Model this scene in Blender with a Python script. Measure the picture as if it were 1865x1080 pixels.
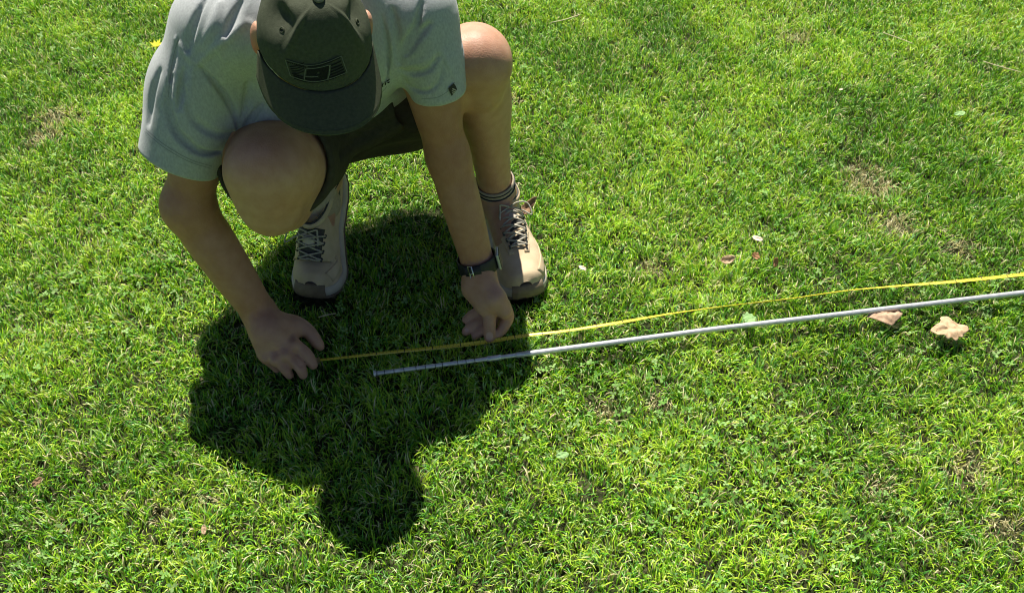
import bpy, bmesh, math, random
import numpy as np
from mathutils import Vector, Matrix
from mathutils.bvhtree import BVHTree
random.seed(4); RNG = np.random.default_rng(11)
S = bpy.context.scene
for o in list(bpy.data.objects): bpy.data.objects.remove(o)

# ------------------------------------------------------------------ camera, sky, sun, exposure
H_CAM, F_PX = 1.35, 1800.0
cam = bpy.data.objects.new('camera', bpy.data.cameras.new('camera')); S.collection.objects.link(cam)
cam.location = (0, 0, H_CAM); cam.rotation_euler = (math.radians(45), 0, 0)
cam.data.sensor_width = 36; cam.data.lens = 36 * F_PX / 1865; cam.data.clip_end = 500; cam.data.clip_start = 0.02
S.camera = cam
SUN_OFF = Vector((0.076, -0.53, -1.0)).normalized()      # direction the light travels
sd = -SUN_OFF
elev = math.asin(sd.z); azim = math.atan2(sd.x, sd.y)
world = bpy.data.worlds.new('World'); S.world = world; world.use_nodes = True
wn = world.node_tree; bg = wn.nodes['Background']; bg.inputs[1].default_value = 0.05
sky = wn.nodes.new('ShaderNodeTexSky'); sky.sky_type = 'NISHITA'; sky.sun_disc = False; sky.air_density = 0.6; sky.dust_density = 0.3; sky.ozone_density = 1.0
sky.sun_elevation = elev; sky.sun_rotation = azim; wn.links.new(sky.outputs[0], bg.inputs[0])
sun = bpy.data.objects.new('sun', bpy.data.lights.new('sun', 'SUN')); S.collection.objects.link(sun)
sun.data.energy = 5.0; sun.data.angle = math.radians(0.55); sun.data.color = (1, 0.96, 0.88)
sun.rotation_euler = SUN_OFF.to_track_quat('-Z', 'Y').to_euler(); sun.location = (0, 3, 5)
S.render.engine = 'CYCLES'; S.cycles.filter_width = 1.1
S.view_settings.view_transform = 'Standard'; S.view_settings.look = 'None'
S.view_settings.exposure = 1.03; S.view_settings.gamma = 1; S.view_settings.use_curve_mapping = False

# ------------------------------------------------------------------ measuring helpers (sight lines -> world points)
C45 = math.sqrt(0.5)
def ray(u, v):
    a = (u - 932.5) / F_PX; b = (540 - v) / F_PX
    return np.array([a, C45 + b * C45, -C45 + b * C45])
def PD(u, v, d): return np.array([0, 0, H_CAM]) + d * ray(u, v)
def PZ(u, v, z):
    r = ray(u, v); return PD(u, v, (z - H_CAM) / r[2])

# ------------------------------------------------------------------ materials
def new_mat(name):
    m = bpy.data.materials.new(name); m.use_nodes = True
    return m, m.node_tree.nodes, m.node_tree.links, m.node_tree.nodes['Principled BSDF']
def mat(name, c1, c2=None, scale=60, rough=0.7, bump=0.0, bscale=300, metal=0.0, spec=0.4, sss=0.0, stretch=None, detail=4, attr=None, sheen=0):
    m, n, l, p = new_mat(name)
    p.inputs['Roughness'].default_value = rough; p.inputs['Metallic'].default_value = metal
    p.inputs['Specular IOR Level'].default_value = spec
    tc = n.new('ShaderNodeTexCoord'); vec = tc.outputs['Object']
    if stretch:
        mp = n.new('ShaderNodeMapping'); mp.inputs['Scale'].default_value = stretch; l.new(vec, mp.inputs[0]); vec = mp.outputs[0]
    nz = n.new('ShaderNodeTexNoise'); nz.inputs['Scale'].default_value = scale; nz.inputs['Detail'].default_value = detail
    l.new(vec, nz.inputs['Vector'])
    rp = n.new('ShaderNodeValToRGB'); rp.color_ramp.elements[0].position = 0.3; rp.color_ramp.elements[1].position = 0.7
    rp.color_ramp.elements[0].color = (*c1, 1); rp.color_ramp.elements[1].color = (*(c2 or c1), 1)
    l.new(nz.outputs['Fac'], rp.inputs[0]); out = rp.outputs[0]
    if attr:
        at = n.new('ShaderNodeAttribute'); at.attribute_name = attr
        mx = n.new('ShaderNodeMix'); mx.data_type = 'RGBA'; mx.blend_type = 'MULTIPLY'; mx.inputs[0].default_value = 1
        l.new(out, mx.inputs[6]); l.new(at.outputs['Color'], mx.inputs[7]); out = mx.outputs[2]
    l.new(out, p.inputs['Base Color'])
    if sss:
        p.inputs['Subsurface Weight'].default_value = sss; p.inputs['Subsurface Radius'].default_value = (1, .35, .2); p.inputs['Subsurface Scale'].default_value = 0.008
    if sheen: p.inputs['Sheen Weight'].default_value = sheen
    if bump:
        bn = n.new('ShaderNodeTexNoise'); bn.inputs['Scale'].default_value = bscale; bn.inputs['Detail'].default_value = 3; l.new(vec, bn.inputs['Vector'])
        bp = n.new('ShaderNodeBump'); bp.inputs['Strength'].default_value = bump; bp.inputs['Distance'].default_value = 0.001
        l.new(bn.outputs['Fac'], bp.inputs['Height']); l.new(bp.outputs[0], p.inputs['Normal'])
    return m
SKIN = mat('skin', (0.385, 0.198, 0.118), (0.455, 0.255, 0.163), 55, 0.55, 0.6, 380, sss=0.12, attr='tint', detail=6)
SHIRT = mat('heather_grey_cotton', (0.30, 0.31, 0.30), (0.39, 0.40, 0.388), 330, 0.9, 0.4, 700, spec=0.15, stretch=(1, 1, 0.5), sheen=0.15)
SHORTS = mat('dark_brown_cloth', (0.034, 0.030, 0.020), (0.050, 0.044, 0.031), 120, 0.85, 0.5, 500, spec=0.2)
CAPM = mat('olive_cap_cloth', (0.044, 0.050, 0.028), (0.062, 0.070, 0.042), 220, 0.85, 0.5, 900, spec=0.2)
BRIMM = mat('brim_cloth', (0.046, 0.050, 0.028), (0.062, 0.066, 0.038), 220, 0.85, 0.4, 900, spec=0.2)
BLACK = mat('black_rubber', (0.010, 0.010, 0.011), (0.016, 0.016, 0.017), 80, 0.55, 0.2, 300)
THREAD = mat('black_thread', (0.010, 0.011, 0.009), (0.014, 0.015, 0.012), 400, 0.8, 0.4, 900, spec=0.1)
EDGING = mat('pale_olive_thread', (0.10, 0.11, 0.08), (0.14, 0.15, 0.11), 400, 0.8, 0.4, 900, spec=0.1)
STEEL = mat('brushed_steel', (0.55, 0.55, 0.55), (0.7, 0.7, 0.7), 60, 0.3, metal=1.0)
ROD = mat('satin_aluminium', (0.46, 0.46, 0.46), (0.66, 0.66, 0.65), 120, 0.34, 0.4, 250, metal=0.5, spec=0.5)
SHOE = mat('beige_suede', (0.46, 0.35, 0.215), (0.56, 0.44, 0.285), 40, 0.85, 0.4, 400, spec=0.2)
MIDSOLE = mat('cream_midsole', (0.42, 0.36, 0.27), (0.50, 0.44, 0.34), 40, 0.7, 0.3, 200)
OUTSOLE = mat('brown_outsole', (0.11, 0.075, 0.045), (0.15, 0.11, 0.07), 60, 0.8, 0.4, 200)
BUMPER = mat('olive_brown_rubber', (0.15, 0.11, 0.065), (0.22, 0.165, 0.105), 60, 0.7, 0.4, 200)
TONGUE = mat('dark_mesh', (0.035, 0.035, 0.032), (0.07, 0.068, 0.06), 300, 0.8, 0.6, 600)
LACE = mat('pale_lace', (0.30, 0.275, 0.21), (0.42, 0.385, 0.31), 500, 0.8, 0.4, 900)
SOCK = mat('tan_sock', (0.33, 0.27, 0.19), (0.42, 0.35, 0.26), 200, 0.9, 0.6, 500, spec=0.1)
HAIRM = mat('brown_hair', (0.030, 0.018, 0.010), (0.06, 0.038, 0.022), 300, 0.6, 0.8, 400, stretch=(1, 1, .2))
EYE = mat('eye_white', (0.7, 0.68, 0.65), None, 20, 0.2)
REDP = mat('red_plastic', (0.35, 0.012, 0.012), (0.42, 0.02, 0.02), 20, 0.4)
SEAM = mat('seam_thread', (0.20, 0.21, 0.20), (0.26, 0.27, 0.26), 600, 0.9)
KHAKI = mat('khaki_button', (0.13, 0.13, 0.085), (0.16, 0.16, 0.11), 300, 0.85, 0.4, 600)
GUN = mat('dark_steel', (0.30, 0.30, 0.31), (0.38, 0.38, 0.39), 60, 0.5, metal=.8)
NAIL = mat('fingernail', (0.44, 0.25, 0.19), (0.48, 0.28, 0.21), 50, 0.32)

# ------------------------------------------------------------------ object helpers
def link(o, parent=None):
    S.collection.objects.link(o)
    if parent is not None: o.parent = parent
    return o
def mesh_obj(name, verts, faces, material, parent=None, smooth=True):
    me = bpy.data.meshes.new(name)
    me.from_pydata([tuple(map(float, v)) for v in verts], [], [tuple(int(i) for i in f) for f in faces])
    for m in (material if isinstance(material, (list, tuple)) else [material]): me.materials.append(m)
    if smooth: me.shade_smooth()
    me.update()
    return link(bpy.data.objects.new(name, me), parent)
def tag(o, label=None, cat=None, group=None, kind=None):
    if label: o['label'] = label
    if cat: o['category'] = cat
    if group: o['group'] = group
    if kind: o['kind'] = kind
    return o
def tube(pts, r, sides=8, closed=False, flat=1.0):
    """tube along a list of points; r scalar or list"""
    pts = [Vector(p) for p in pts]; n = len(pts); vs = []; fs = []
    rr = r if isinstance(r, (list, tuple)) else [r] * n
    up = None
    for i, p in enumerate(pts):
        if closed: t = (pts[(i + 1) % n] - pts[i - 1]).normalized()
        else: t = (pts[min(i + 1, n - 1)] - pts[max(i - 1, 0)]).normalized()
        if up is None: up = t.orthogonal().normalized()
        up = (up - t * up.dot(t)).normalized(); sd_ = t.cross(up)
        for k in range(sides):
            a = 2 * math.pi * k / sides
            vs.append(p + (up * math.cos(a) * flat + sd_ * math.sin(a)) * rr[i])
    for i in range(n if closed else n - 1):
        j = (i + 1) % n
        for k in range(sides):
            k2 = (k + 1) % sides
            fs.append((i * sides + k, i * sides + k2, j * sides + k2, j * sides + k))
    if not closed:
        fs.append(tuple(range(sides - 1, -1, -1))); fs.append(tuple((n - 1) * sides + k for k in range(sides)))
    return vs, fs
def join(*parts):
    V = []; F = []
    for v, f in parts:
        b = len(V); V += list(v); F += [tuple(i + b for i in q) for q in f]
    return V, F
def spline(pts, n):
    """Catmull-Rom through pts, n points in all"""
    P = [np.array(p, float) for p in pts]; P = [2 * P[0] - P[1]] + P + [2 * P[-1] - P[-2]]
    out = []
    m = len(P) - 3
    for i in range(n):
        t = i / (n - 1) * m; k = min(int(t), m - 1); t -= k
        a, b, c, d = P[k:k + 4]
        out.append(0.5 * ((2 * b) + (c - a) * t + (2 * a - 5 * b + 4 * c - d) * t * t + (3 * b - a - 3 * c + d) * t ** 3))
    return out

# ------------------------------------------------------------------ implicit modelling of soft shapes
class Field:
    def __init__(s, lo, hi, h):
        s.lo = np.array(lo, np.float32); s.h = h
        s.n = np.ceil((np.array(hi) - s.lo) / h).astype(int) + 1
        s.v = np.full(tuple(s.n), 0.1, np.float32)
        s.ax = [s.lo[i] + h * np.arange(s.n[i], dtype=np.float32) for i in range(3)]
    def reg(s, lo, hi, m):
        i0 = np.clip(np.floor((np.array(lo) - m - s.lo) / s.h).astype(int), 0, s.n)
        i1 = np.clip(np.ceil((np.array(hi) + m - s.lo) / s.h).astype(int) + 1, 0, s.n)
        sl = tuple(slice(int(a), int(b)) for a, b in zip(i0, i1))
        X = s.ax[0][sl[0]][:, None, None]; Y = s.ax[1][sl[1]][None, :, None]; Z = s.ax[2][sl[2]][None, None, :]
        return sl, X, Y, Z
    def comb(s, sl, d, k, mode):
        a = s.v[sl]
        if mode == 'sub':
            a = -a
            h = np.clip(0.5 + 0.5 * (d - a) / k, 0, 1); s.v[sl] = -(d + (a - d) * h - k * h * (1 - h))
        else:
            h = np.clip(0.5 + 0.5 * (d - a) / k, 0, 1); s.v[sl] = d + (a - d) * h - k * h * (1 - h)
    def cone(s, a, b, ra, rb, k=0.02, mode='add', flat=None):
        a = np.array(a, float); b = np.array(b, float); R = max(ra, rb)
        sl, X, Y, Z = s.reg(np.minimum(a, b) - R, np.maximum(a, b) + R, 0.045)
        ab = b - a; L2 = max(float(ab @ ab), 1e-9)
        px, py, pz = X - a[0], Y - a[1], Z - a[2]
        t = np.clip((px * ab[0] + py * ab[1] + pz * ab[2]) / L2, 0, 1)
        qx, qy, qz = px - t * ab[0], py - t * ab[1], pz - t * ab[2]
        sc = 1.0
        if flat is not None:
            ax, f = np.array(flat[0], float), flat[1]; ax = ax / np.linalg.norm(ax)
            w = (qx * ax[0] + qy * ax[1] + qz * ax[2]) * (f - 1)
            qx, qy, qz = qx + w * ax[0], qy + w * ax[1], qz + w * ax[2]
            sc = 1.0 if f < 1 else 1.0 / (0.5 + 0.5 * f)
        d = (np.sqrt(qx * qx + qy * qy + qz * qz) - (ra + (rb - ra) * t)) * sc
        s.comb(sl, d.astype(np.float32), k, mode)
    def chain(s, pts, rad, k=0.02, mode='add', flat=None, sub=5):
        """smooth tapering limb through the points; joints stay even"""
        q = spline([(*p, r) for p, r in zip(pts, rad)], (len(pts) - 1) * sub + 1)
        P = np.array([a[:3] for a in q]); R = np.array([a[3] for a in q]); m = R.max()
        sl, X, Y, Z = s.reg(P.min(0) - m, P.max(0) + m, 0.045)
        D = np.full(s.v[sl].shape, 1.0, np.float32)
        for i in range(len(P) - 1):
            a = P[i]; ab = P[i + 1] - a; L2 = max(float(ab @ ab), 1e-9)
            lo = np.minimum(P[i], P[i + 1]) - m - .05; hi = np.maximum(P[i], P[i + 1]) + m + .05
            sx = slice(*np.searchsorted(X[:, 0, 0], [lo[0], hi[0]])); sy = slice(*np.searchsorted(Y[0, :, 0], [lo[1], hi[1]])); sz = slice(*np.searchsorted(Z[0, 0, :], [lo[2], hi[2]]))
            px, py, pz = X[sx] - a[0], Y[:, sy] - a[1], Z[:, :, sz] - a[2]
            t = np.clip((px * ab[0] + py * ab[1] + pz * ab[2]) / L2, 0, 1)
            d = np.sqrt((px - t * ab[0]) ** 2 + (py - t * ab[1]) ** 2 + (pz - t * ab[2]) ** 2) - (R[i] + (R[i + 1] - R[i]) * t)
            D[sx, sy, sz] = np.minimum(D[sx, sy, sz], d)
        s.comb(sl, D, k, mode)
    def ell(s, c, r, M=None, k=0.02, mode='add'):
        c = np.array(c, float); r = np.array(r, float); R = r.max()
        sl, X, Y, Z = s.reg(c - R, c + R, 0.045)
        p = (X - c[0], Y - c[1], Z - c[2])
        if M is None: M = np.eye(3)
        q = [(p[0] * M[0][i] + p[1] * M[1][i] + p[2] * M[2][i]) for i in range(3)]   # columns of M are the local axes
        k0 = np.sqrt(sum((q[i] / r[i]) ** 2 for i in range(3))); k1 = np.sqrt(sum((q[i] / r[i] ** 2) ** 2 for i in range(3))) + 1e-6
        s.comb(sl, (k0 * (k0 - 1) / k1).astype(np.float32), k, mode)
    def hit(s, u, v, d0=1.15, d1=2.2, extra=0.0):
        r = ray(u, v); ds = np.arange(d0, d1, 0.001)
        P = np.array([0, 0, H_CAM]) + ds[:, None] * r
        I = np.round((P - s.lo) / s.h).astype(int)
        ok = np.all((I >= 0) & (I < s.n), axis=1)
        I[~ok] = 0; val = np.where(ok, s.v[I[:, 0], I[:, 1], I[:, 2]], 1)
        w = np.nonzero(val < 0)[0]
        return P[w[0]] + extra * r if len(w) else None
    def fold(s, path, r, k=0.012, mode='sub', sink=0.0, n=None):
        pts = [s.hit(u, v, extra=sink) for u, v in path]; pts = [p for p in pts if p is not None]
        if len(pts) < 2: return
        q = spline(pts, n or 4 * len(pts)); m = len(q)
        rr = [r * (0.35 + 0.65 * math.sin(math.pi * min(1, max(0, (i + .5) / m)))) for i in range(m)]
        s.chain(q, rr, k, mode)
    def mesh(s):
        v = s.v; ins = v < 0
        c = np.zeros(tuple(np.array(v.shape) - 1), np.uint8)
        for dx in (0, 1):
            for dy in (0, 1):
                for dz in (0, 1): c += ins[dx:v.shape[0] - 1 + dx, dy:v.shape[1] - 1 + dy, dz:v.shape[2] - 1 + dz]
        I = np.argwhere((c > 0) & (c < 8)); idx = np.full(c.shape, -1, np.int32); idx[tuple(I.T)] = np.arange(len(I))
        cor = {}
        for dx in (0, 1):
            for dy in (0, 1):
                for dz in (0, 1): cor[(dx, dy, dz)] = v[I[:, 0] + dx, I[:, 1] + dy, I[:, 2] + dz]
        acc = np.zeros((len(I), 3)); cnt = np.zeros(len(I))
        for a in cor:
            for axis in range(3):
                if a[axis]: continue
                b = list(a); b[axis] = 1; b = tuple(b)
                va, vb = cor[a], cor[b]; m = (va < 0) != (vb < 0)
                t = np.where(m, va / np.where(m, va - vb, 1), 0)
                p = np.tile(np.array(a, float), (len(I), 1)); p[:, axis] += t
                acc[m] += p[m]; cnt[m] += 1
        V = (acc / cnt[:, None] + I) * s.h + s.lo
        F = []
        for axis in range(3):
            o1, o2 = [(1, 2), (2, 0), (0, 1)][axis]
            sl0 = [slice(None)] * 3; sl1 = [slice(None)] * 3; sl0[axis] = slice(0, -1); sl1[axis] = slice(1, None)
            A = ins[tuple(sl0)]; B = ins[tuple(sl1)]
            E = np.argwhere(A != B); E = E[(E[:, o1] > 0) & (E[:, o2] > 0) & (E[:, o1] < v.shape[o1] - 1) & (E[:, o2] < v.shape[o2] - 1)]
            s_in = A[tuple(E.T)]
            def cell(d1, d2):
                q = E.copy(); q[:, o1] -= d1; q[:, o2] -= d2; return idx[tuple(q.T)]
            Q = np.stack([cell(1, 1), cell(0, 1), cell(0, 0), cell(1, 0)], 1)
            Q[~s_in] = Q[~s_in][:, ::-1]; F.append(Q)
        return V, np.concatenate(F)
def field_obj(name, f, material, parent=None, relax=1):
    V, F = f.mesh()
    for _ in range(relax):           # light smoothing that keeps volume
        nb = np.zeros_like(V); c = np.zeros(len(V))
        for a, b in ((0, 1), (1, 2), (2, 3), (3, 0)):
            np.add.at(nb, F[:, a], V[F[:, b]]); np.add.at(nb, F[:, b], V[F[:, a]]); np.add.at(c, F[:, a], 1); np.add.at(c, F[:, b], 1)
        V = V + 0.5 * (nb / np.maximum(c, 1)[:, None] - V)
    me = bpy.data.meshes.new(name); me.vertices.add(len(V)); me.vertices.foreach_set('co', V.astype(np.float32).ravel())
    me.loops.add(F.size); me.loops.foreach_set('vertex_index', F.astype(np.int32).ravel())
    me.polygons.add(len(F)); me.polygons.foreach_set('loop_start', np.arange(0, F.size, 4, dtype=np.int32))
    me.update(calc_edges=True); me.validate()
    me.materials.append(material); me.shade_smooth()
    o = link(bpy.data.objects.new(name, me), parent)
    return o, V, F
def bvh(V, F): return BVHTree.FromPolygons([tuple(map(float, v)) for v in V], [tuple(map(int, f)) for f in F])
def cast(tree, u, v, off=0.001):
    r = Vector(ray(u, v)).normalized(); h = tree.ray_cast(Vector((0, 0, H_CAM)), r)
    if h[0] is None: return None
    n = h[1] if h[1].dot(r) < 0 else -h[1]
    return h[0] + n * off
def patch(tree, quads, off, n=10, m=2):
    """strips lying on a surface; each quad = 4 corners traced on it, split n x m; a curved quad may give 2 edge polylines"""
    V = []; F = []
    for q in quads:
        top, bot = q; T = spline([(*p, 0) for p in top], n + 1); B = spline([(*p, 0) for p in bot], n + 1); b = len(V); ok = True; P = []
        for j in range(m + 1):
            for i in range(n + 1):
                w = j / m; x = T[i] * (1 - w) + B[i] * w; p = cast(tree, x[0], x[1], off)
                if p is None: ok = False; break
                P.append(p)
            if not ok: break
        if not ok: continue
        V += P
        for j in range(m):
            for i in range(n):
                a = b + j * (n + 1) + i; F.append((a, a + n + 1, a + n + 2, a + 1))
    return V, F
# ------------------------------------------------------------------ the ground under the lawn
SOIL_Z = -0.022
def noise2(x, y, sc, seed):
    g = np.random.default_rng(seed).random((64, 64)); fx = (x * sc) % 64; fy = (y * sc) % 64
    i = fx.astype(int) % 64; j = fy.astype(int) % 64; a = fx - np.floor(fx); b = fy - np.floor(fy)
    a = a * a * (3 - 2 * a); b = b * b * (3 - 2 * b); i2 = (i + 1) % 64; j2 = (j + 1) % 64
    return (g[i, j] * (1 - a) + g[i2, j] * a) * (1 - b) + (g[i, j2] * (1 - a) + g[i2, j2] * a) * b
gm, n, l, p = new_mat('lawn_soil'); p.inputs['Roughness'].default_value = 0.95; p.inputs['Specular IOR Level'].default_value = 0.1
tc = n.new('ShaderNodeTexCoord'); nz = n.new('ShaderNodeTexNoise'); nz.inputs['Scale'].default_value = 90; nz.inputs['Detail'].default_value = 8; l.new(tc.outputs['Object'], nz.inputs[0])
rp = n.new('ShaderNodeValToRGB'); e = rp.color_ramp.elements; e[0].position = .3; e[0].color = (.012, .013, .006, 1); e[1].position = .75; e[1].color = (.085, .075, .04, 1)
e2 = rp.color_ramp.elements.new(.5); e2.color = (.028, .034, .012, 1)
l.new(nz.outputs[0], rp.inputs[0])
# beyond the individually built blades the same lawn carries on as a green sheet
ln = n.new('ShaderNodeVectorMath'); ln.operation = 'LENGTH'; l.new(tc.outputs['Object'], ln.inputs[0]); mr = n.new('ShaderNodeMapRange'); mr.inputs[1].default_value = 4.0; mr.inputs[2].default_value = 6.0; l.new(ln.outputs['Value'], mr.inputs[0])
rg = n.new('ShaderNodeValToRGB'); rg.color_ramp.elements[0].position = .35; rg.color_ramp.elements[0].color = (.045, .12, .010, 1); rg.color_ramp.elements[1].position = .65; rg.color_ramp.elements[1].color = (.15, .27, .03, 1); l.new(nz.outputs[0], rg.inputs[0])
mg = n.new('ShaderNodeMix'); mg.data_type = 'RGBA'; l.new(mr.outputs[0], mg.inputs[0]); l.new(rp.outputs[0], mg.inputs[6]); l.new(rg.outputs[0], mg.inputs[7]); l.new(mg.outputs[2], p.inputs['Base Color'])
bp = n.new('ShaderNodeBump'); bp.inputs['Strength'].default_value = .8; bp.inputs['Distance'].default_value = .01; l.new(nz.outputs[0], bp.inputs['Height']); l.new(bp.outputs[0], p.inputs['Normal'])
xs = np.concatenate([[-60, -20, -8, -4], np.linspace(-2.6, 2.6, 40), [4, 8, 20, 60]]); ys = np.concatenate([[-60, -20, -6, -2], np.linspace(0, 4, 32), [6, 10, 25, 90]])
GV = [(x, y, SOIL_Z - 0.002 + 0.004 * math.sin(x * 9 + y * 5)) for y in ys for x in xs]
GF = [(j * len(xs) + i, j * len(xs) + i + 1, (j + 1) * len(xs) + i + 1, (j + 1) * len(xs) + i) for j in range(len(ys) - 1) for i in range(len(xs) - 1)]
tag(mesh_obj('ground', GV, GF, gm), kind='structure')

# ------------------------------------------------------------------ person: skeleton
person = bpy.data.objects.new('person', None); link(person)
tag(person, 'person squatting in grey t-shirt, dark shorts and olive cap, pressing the yellow tape down', 'person')
person.location = (0, 0, 0)

NECK = np.array([-.285, 1.375, .615])
SH_L = PD(752, 26, 1.54); SH_R = PD(408, 56, 1.49)
EL_L = PD(816, 285, 1.70); WR_L = PZ(871, 482, .112)
EL_R = PD(341, 376, 1.65); WR_R = PZ(474, 572, .075)
KN_L = PD(864, 112, 1.655); AN_L = np.array([-.030, 1.535, .10])
KN_R = PD(496, 308, 1.56); AN_R = np.array([-.362, 1.490, .185])
HP_L = np.array([-.215, 1.64, .28]); HP_R = np.array([-.415, 1.56, .275]); PELV = np.array([-.315, 1.60, .29])
# head frame
yaw, pitch, roll = math.radians(19), math.radians(26), math.radians(4)
HF = Vector((math.sin(yaw) * math.cos(pitch), -math.cos(yaw) * math.cos(pitch), -math.sin(pitch))).normalized()   # face direction
HU = (Vector((0.10, 0, 1)) - HF * Vector((0.10, 0, 1)).dot(HF)).normalized()
HR = HU.cross(HF).normalized()     # towards the person's left (+x)
HC = Vector(PD(573, 68, 1.377))    # centre of the cap rim ring
HM = [[HR[i], HF[i], HU[i]] for i in range(3)]
def hp(r, f, u): return np.array(HC + HR * r + HF * f + HU * u)

B = Field((-.74, 1.02, -.01), (.08, 1.86, .84), 0.003)
# torso
B.cone(SH_R + [.03, .02, -.02], SH_L + [-.03, .02, -.02], .062, .062)
B.cone(NECK + [0, .02, -.06], PELV + [0, -.04, .06], .115, .115, .05, flat=((0, .7, -.7), 1.15))
B.cone(HP_L, HP_R, .095, .095, .04)
B.cone(NECK + [0, .03, -.03], hp(0, -.03, -.04), .070, .064, .03)
# legs
for hip, kn, an, rk in ((HP_L, KN_L, AN_L, .060), (HP_R, KN_R, AN_R, .070)):
    B.cone(hip, kn, .088, rk - .002, .03)
    cf = kn + (an - kn) * .33 + np.array([0, .020, .0])
    B.chain([kn, cf, kn + (an - kn) * .7 + np.array([0, .008, 0]), an], [rk - .006, .057 if rk > .065 else .052, .040 if rk > .065 else .034, .030], .03)
    sh = np.array([0, -.014, 0]); B.cone(kn + (an - kn) * .1 + sh, an + sh * .3, .036, .024, .02)       # shin bone
B.ell(KN_L + [.004, -.030, .018], (.046, .036, .046), k=.03)
B.ell(KN_R + [.0, -.036, .020], (.058, .038, .050), k=.03)
B.ell(KN_R + [-.002, -.052, -.012], (.030, .026, .034), k=.012); B.ell(KN_R + [.002, -.034, -.062], (.024, .024, .022), k=.018)
B.cone(KN_R + [-.012, -.03, -.055], KN_R + [.0, .02, -.09], .040, .045, .04)
B.cone(KN_R + [.012, .06, -.03], KN_R + [.022, .15, -.08], .056, .056, .04)     # calf pressed against thigh
for sx in (-1, 1):
    B.cone(KN_L + [.026 * sx, -.030, .0], KN_L + [.022 * sx, -.028, -.05], .020, .012, .03)
# feet (inside the shoes)
B.cone(AN_L, [.0, 1.42, .045], .034, .026); B.cone(AN_L, [-.04, 1.57, .05], .034, .028)
B.cone(AN_R, [-.378, 1.43, .045], .034, .026); B.cone(AN_R, [-.355, 1.55, .17], .032, .026)
# arms
def arm(sh, el, wr, r):
    up = el - sh; lo = wr - el
    B.chain([sh, sh + up * .35, sh + up * .75, el], [r[0], r[1], r[2], r[3]], .03)
    B.chain([el, el + lo * .25, el + lo * .6, wr], [r[3], r[4], r[5], r[6]], .03)
arm(SH_R, EL_R, WR_R, (.056, .050, .042, .0355, .0410, .037, .0285))
arm(SH_L, EL_L, WR_L, (.056, .046, .038, .0325, .036, .0340, .0290))
B.cone(EL_R, EL_R + [-.012, .012, -.01], .034, .024, .03)
# his left hand (watch side): thumb presses the tape, fingers curl towards his right
h = 0.0095
palm_l = PZ(880, 540, .075)
B.cone(WR_L, PZ(897, 545, .078), .0265, .022, .015, flat=((1, -.2, 0), 1.05))
B.cone(PZ(872, 505, .100), PZ(874, 540, .070), .024, .019, .015)
B.cone(PZ(905, 545, .078), PZ(918, 566, .060), .019, .0145, .012)
B.cone(PZ(866, 520, .088), PZ(882, 560, .062), .021, .0155, .014)
B.chain([PZ(874, 540, .078), PZ(890, 568, .056), PZ(891.5, 592, .036), PZ(891.5, 612, .018), PZ(892, 617, .012)], [.0165, .0130, .0118, .0108, .0085], .004)   # thumb
B.chain([PZ(916, 556, .062), PZ(925, 577, .042), PZ(916, 597, .024), PZ(905, 611, .012)], [.0145, .0118, .0105, .0085], .004)  # index
B.cone(PZ(900, 548, .060), PZ(902, 566, .040), .018, .014, .012)
B.chain([PZ(904, 562, .040), PZ(898, 586, .022), PZ(874, 604, .016), PZ(866, 612, .011)], [.013, .011, .0098, .0080], .003)  # middle
B.chain([PZ(892, 556, .044), PZ(884, 578, .030), PZ(862, 592, .022), PZ(849, 604, .014)], [.013, .0105, .0100, .0085], .003)  # ring
B.chain([PZ(884, 548, .055), PZ(872, 566, .040), PZ(858, 574, .032), PZ(848, 583, .024)], [.0125, .0098, .0088, .0072], .005) # little
B.cone(PZ(858, 510, .094), PZ(856, 528, .080), .013, .014, .015)
# his right hand: knuckles up, fingers pinch the end of the tape
B.cone(WR_R, PZ(492, 612, .056), .029, .026, .015)
B.chain([PZ(480, 588, .070), PZ(498, 610, .060), PZ(512, 626, .050)], [.027, .027, .020], .015)
B.cone(PZ(498, 598, .066), PZ(528, 600, .052), .026, .022, .015)
B.cone(PZ(480, 610, .058), PZ(484, 644, .036), .022, .016, .015)
B.chain([PZ(522, 612, .052), PZ(536, 628, .044), PZ(558, 646, .032), PZ(570, 664, .016)], [.0160, .0130, .0118, .0092], .003)  # index
B.chain([PZ(508, 630, .048), PZ(522, 648, .038), PZ(544, 666, .026), PZ(552, 682, .010)], [.0150, .0120, .0108, .0088], .003)  # middle
B.chain([PZ(494, 640, .042), PZ(504, 656, .034), PZ(518, 670, .024), PZ(527, 683, .008)], [.0140, .0112, .0100, .008], .003)  # ring
B.chain([PZ(480, 640, .036), PZ(487, 654, .028), PZ(498, 664, .016), PZ(504, 672, .006)], [.0130, .0100, .0090, .0075], .003) # little
B.chain([PZ(512, 592, .060), PZ(540, 592, .052), PZ(562, 604, .042), PZ(576, 622, .030), PZ(583, 631, .022)], [.022, .0165, .0130, .0115, .0085], .010)  # thumb
# skin creases between the knuckles
for (a, b) in (((548, 664, .034), (524, 636, .056)), ((527, 671, .030), (508, 646, .054)), ((505, 668, .024), (490, 650, .046))):
    B.cone(PZ(*a), PZ(*b), .0060, .0018, .004, 'sub')
for q, r_ in (((534, 628, .052), .0125), ((519, 645, .046), .012), ((502, 655, .040), .0115), ((487, 652, .034), .010)): B.ell(PZ(*q), (r_, r_, r_ * .9), k=.006)
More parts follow.
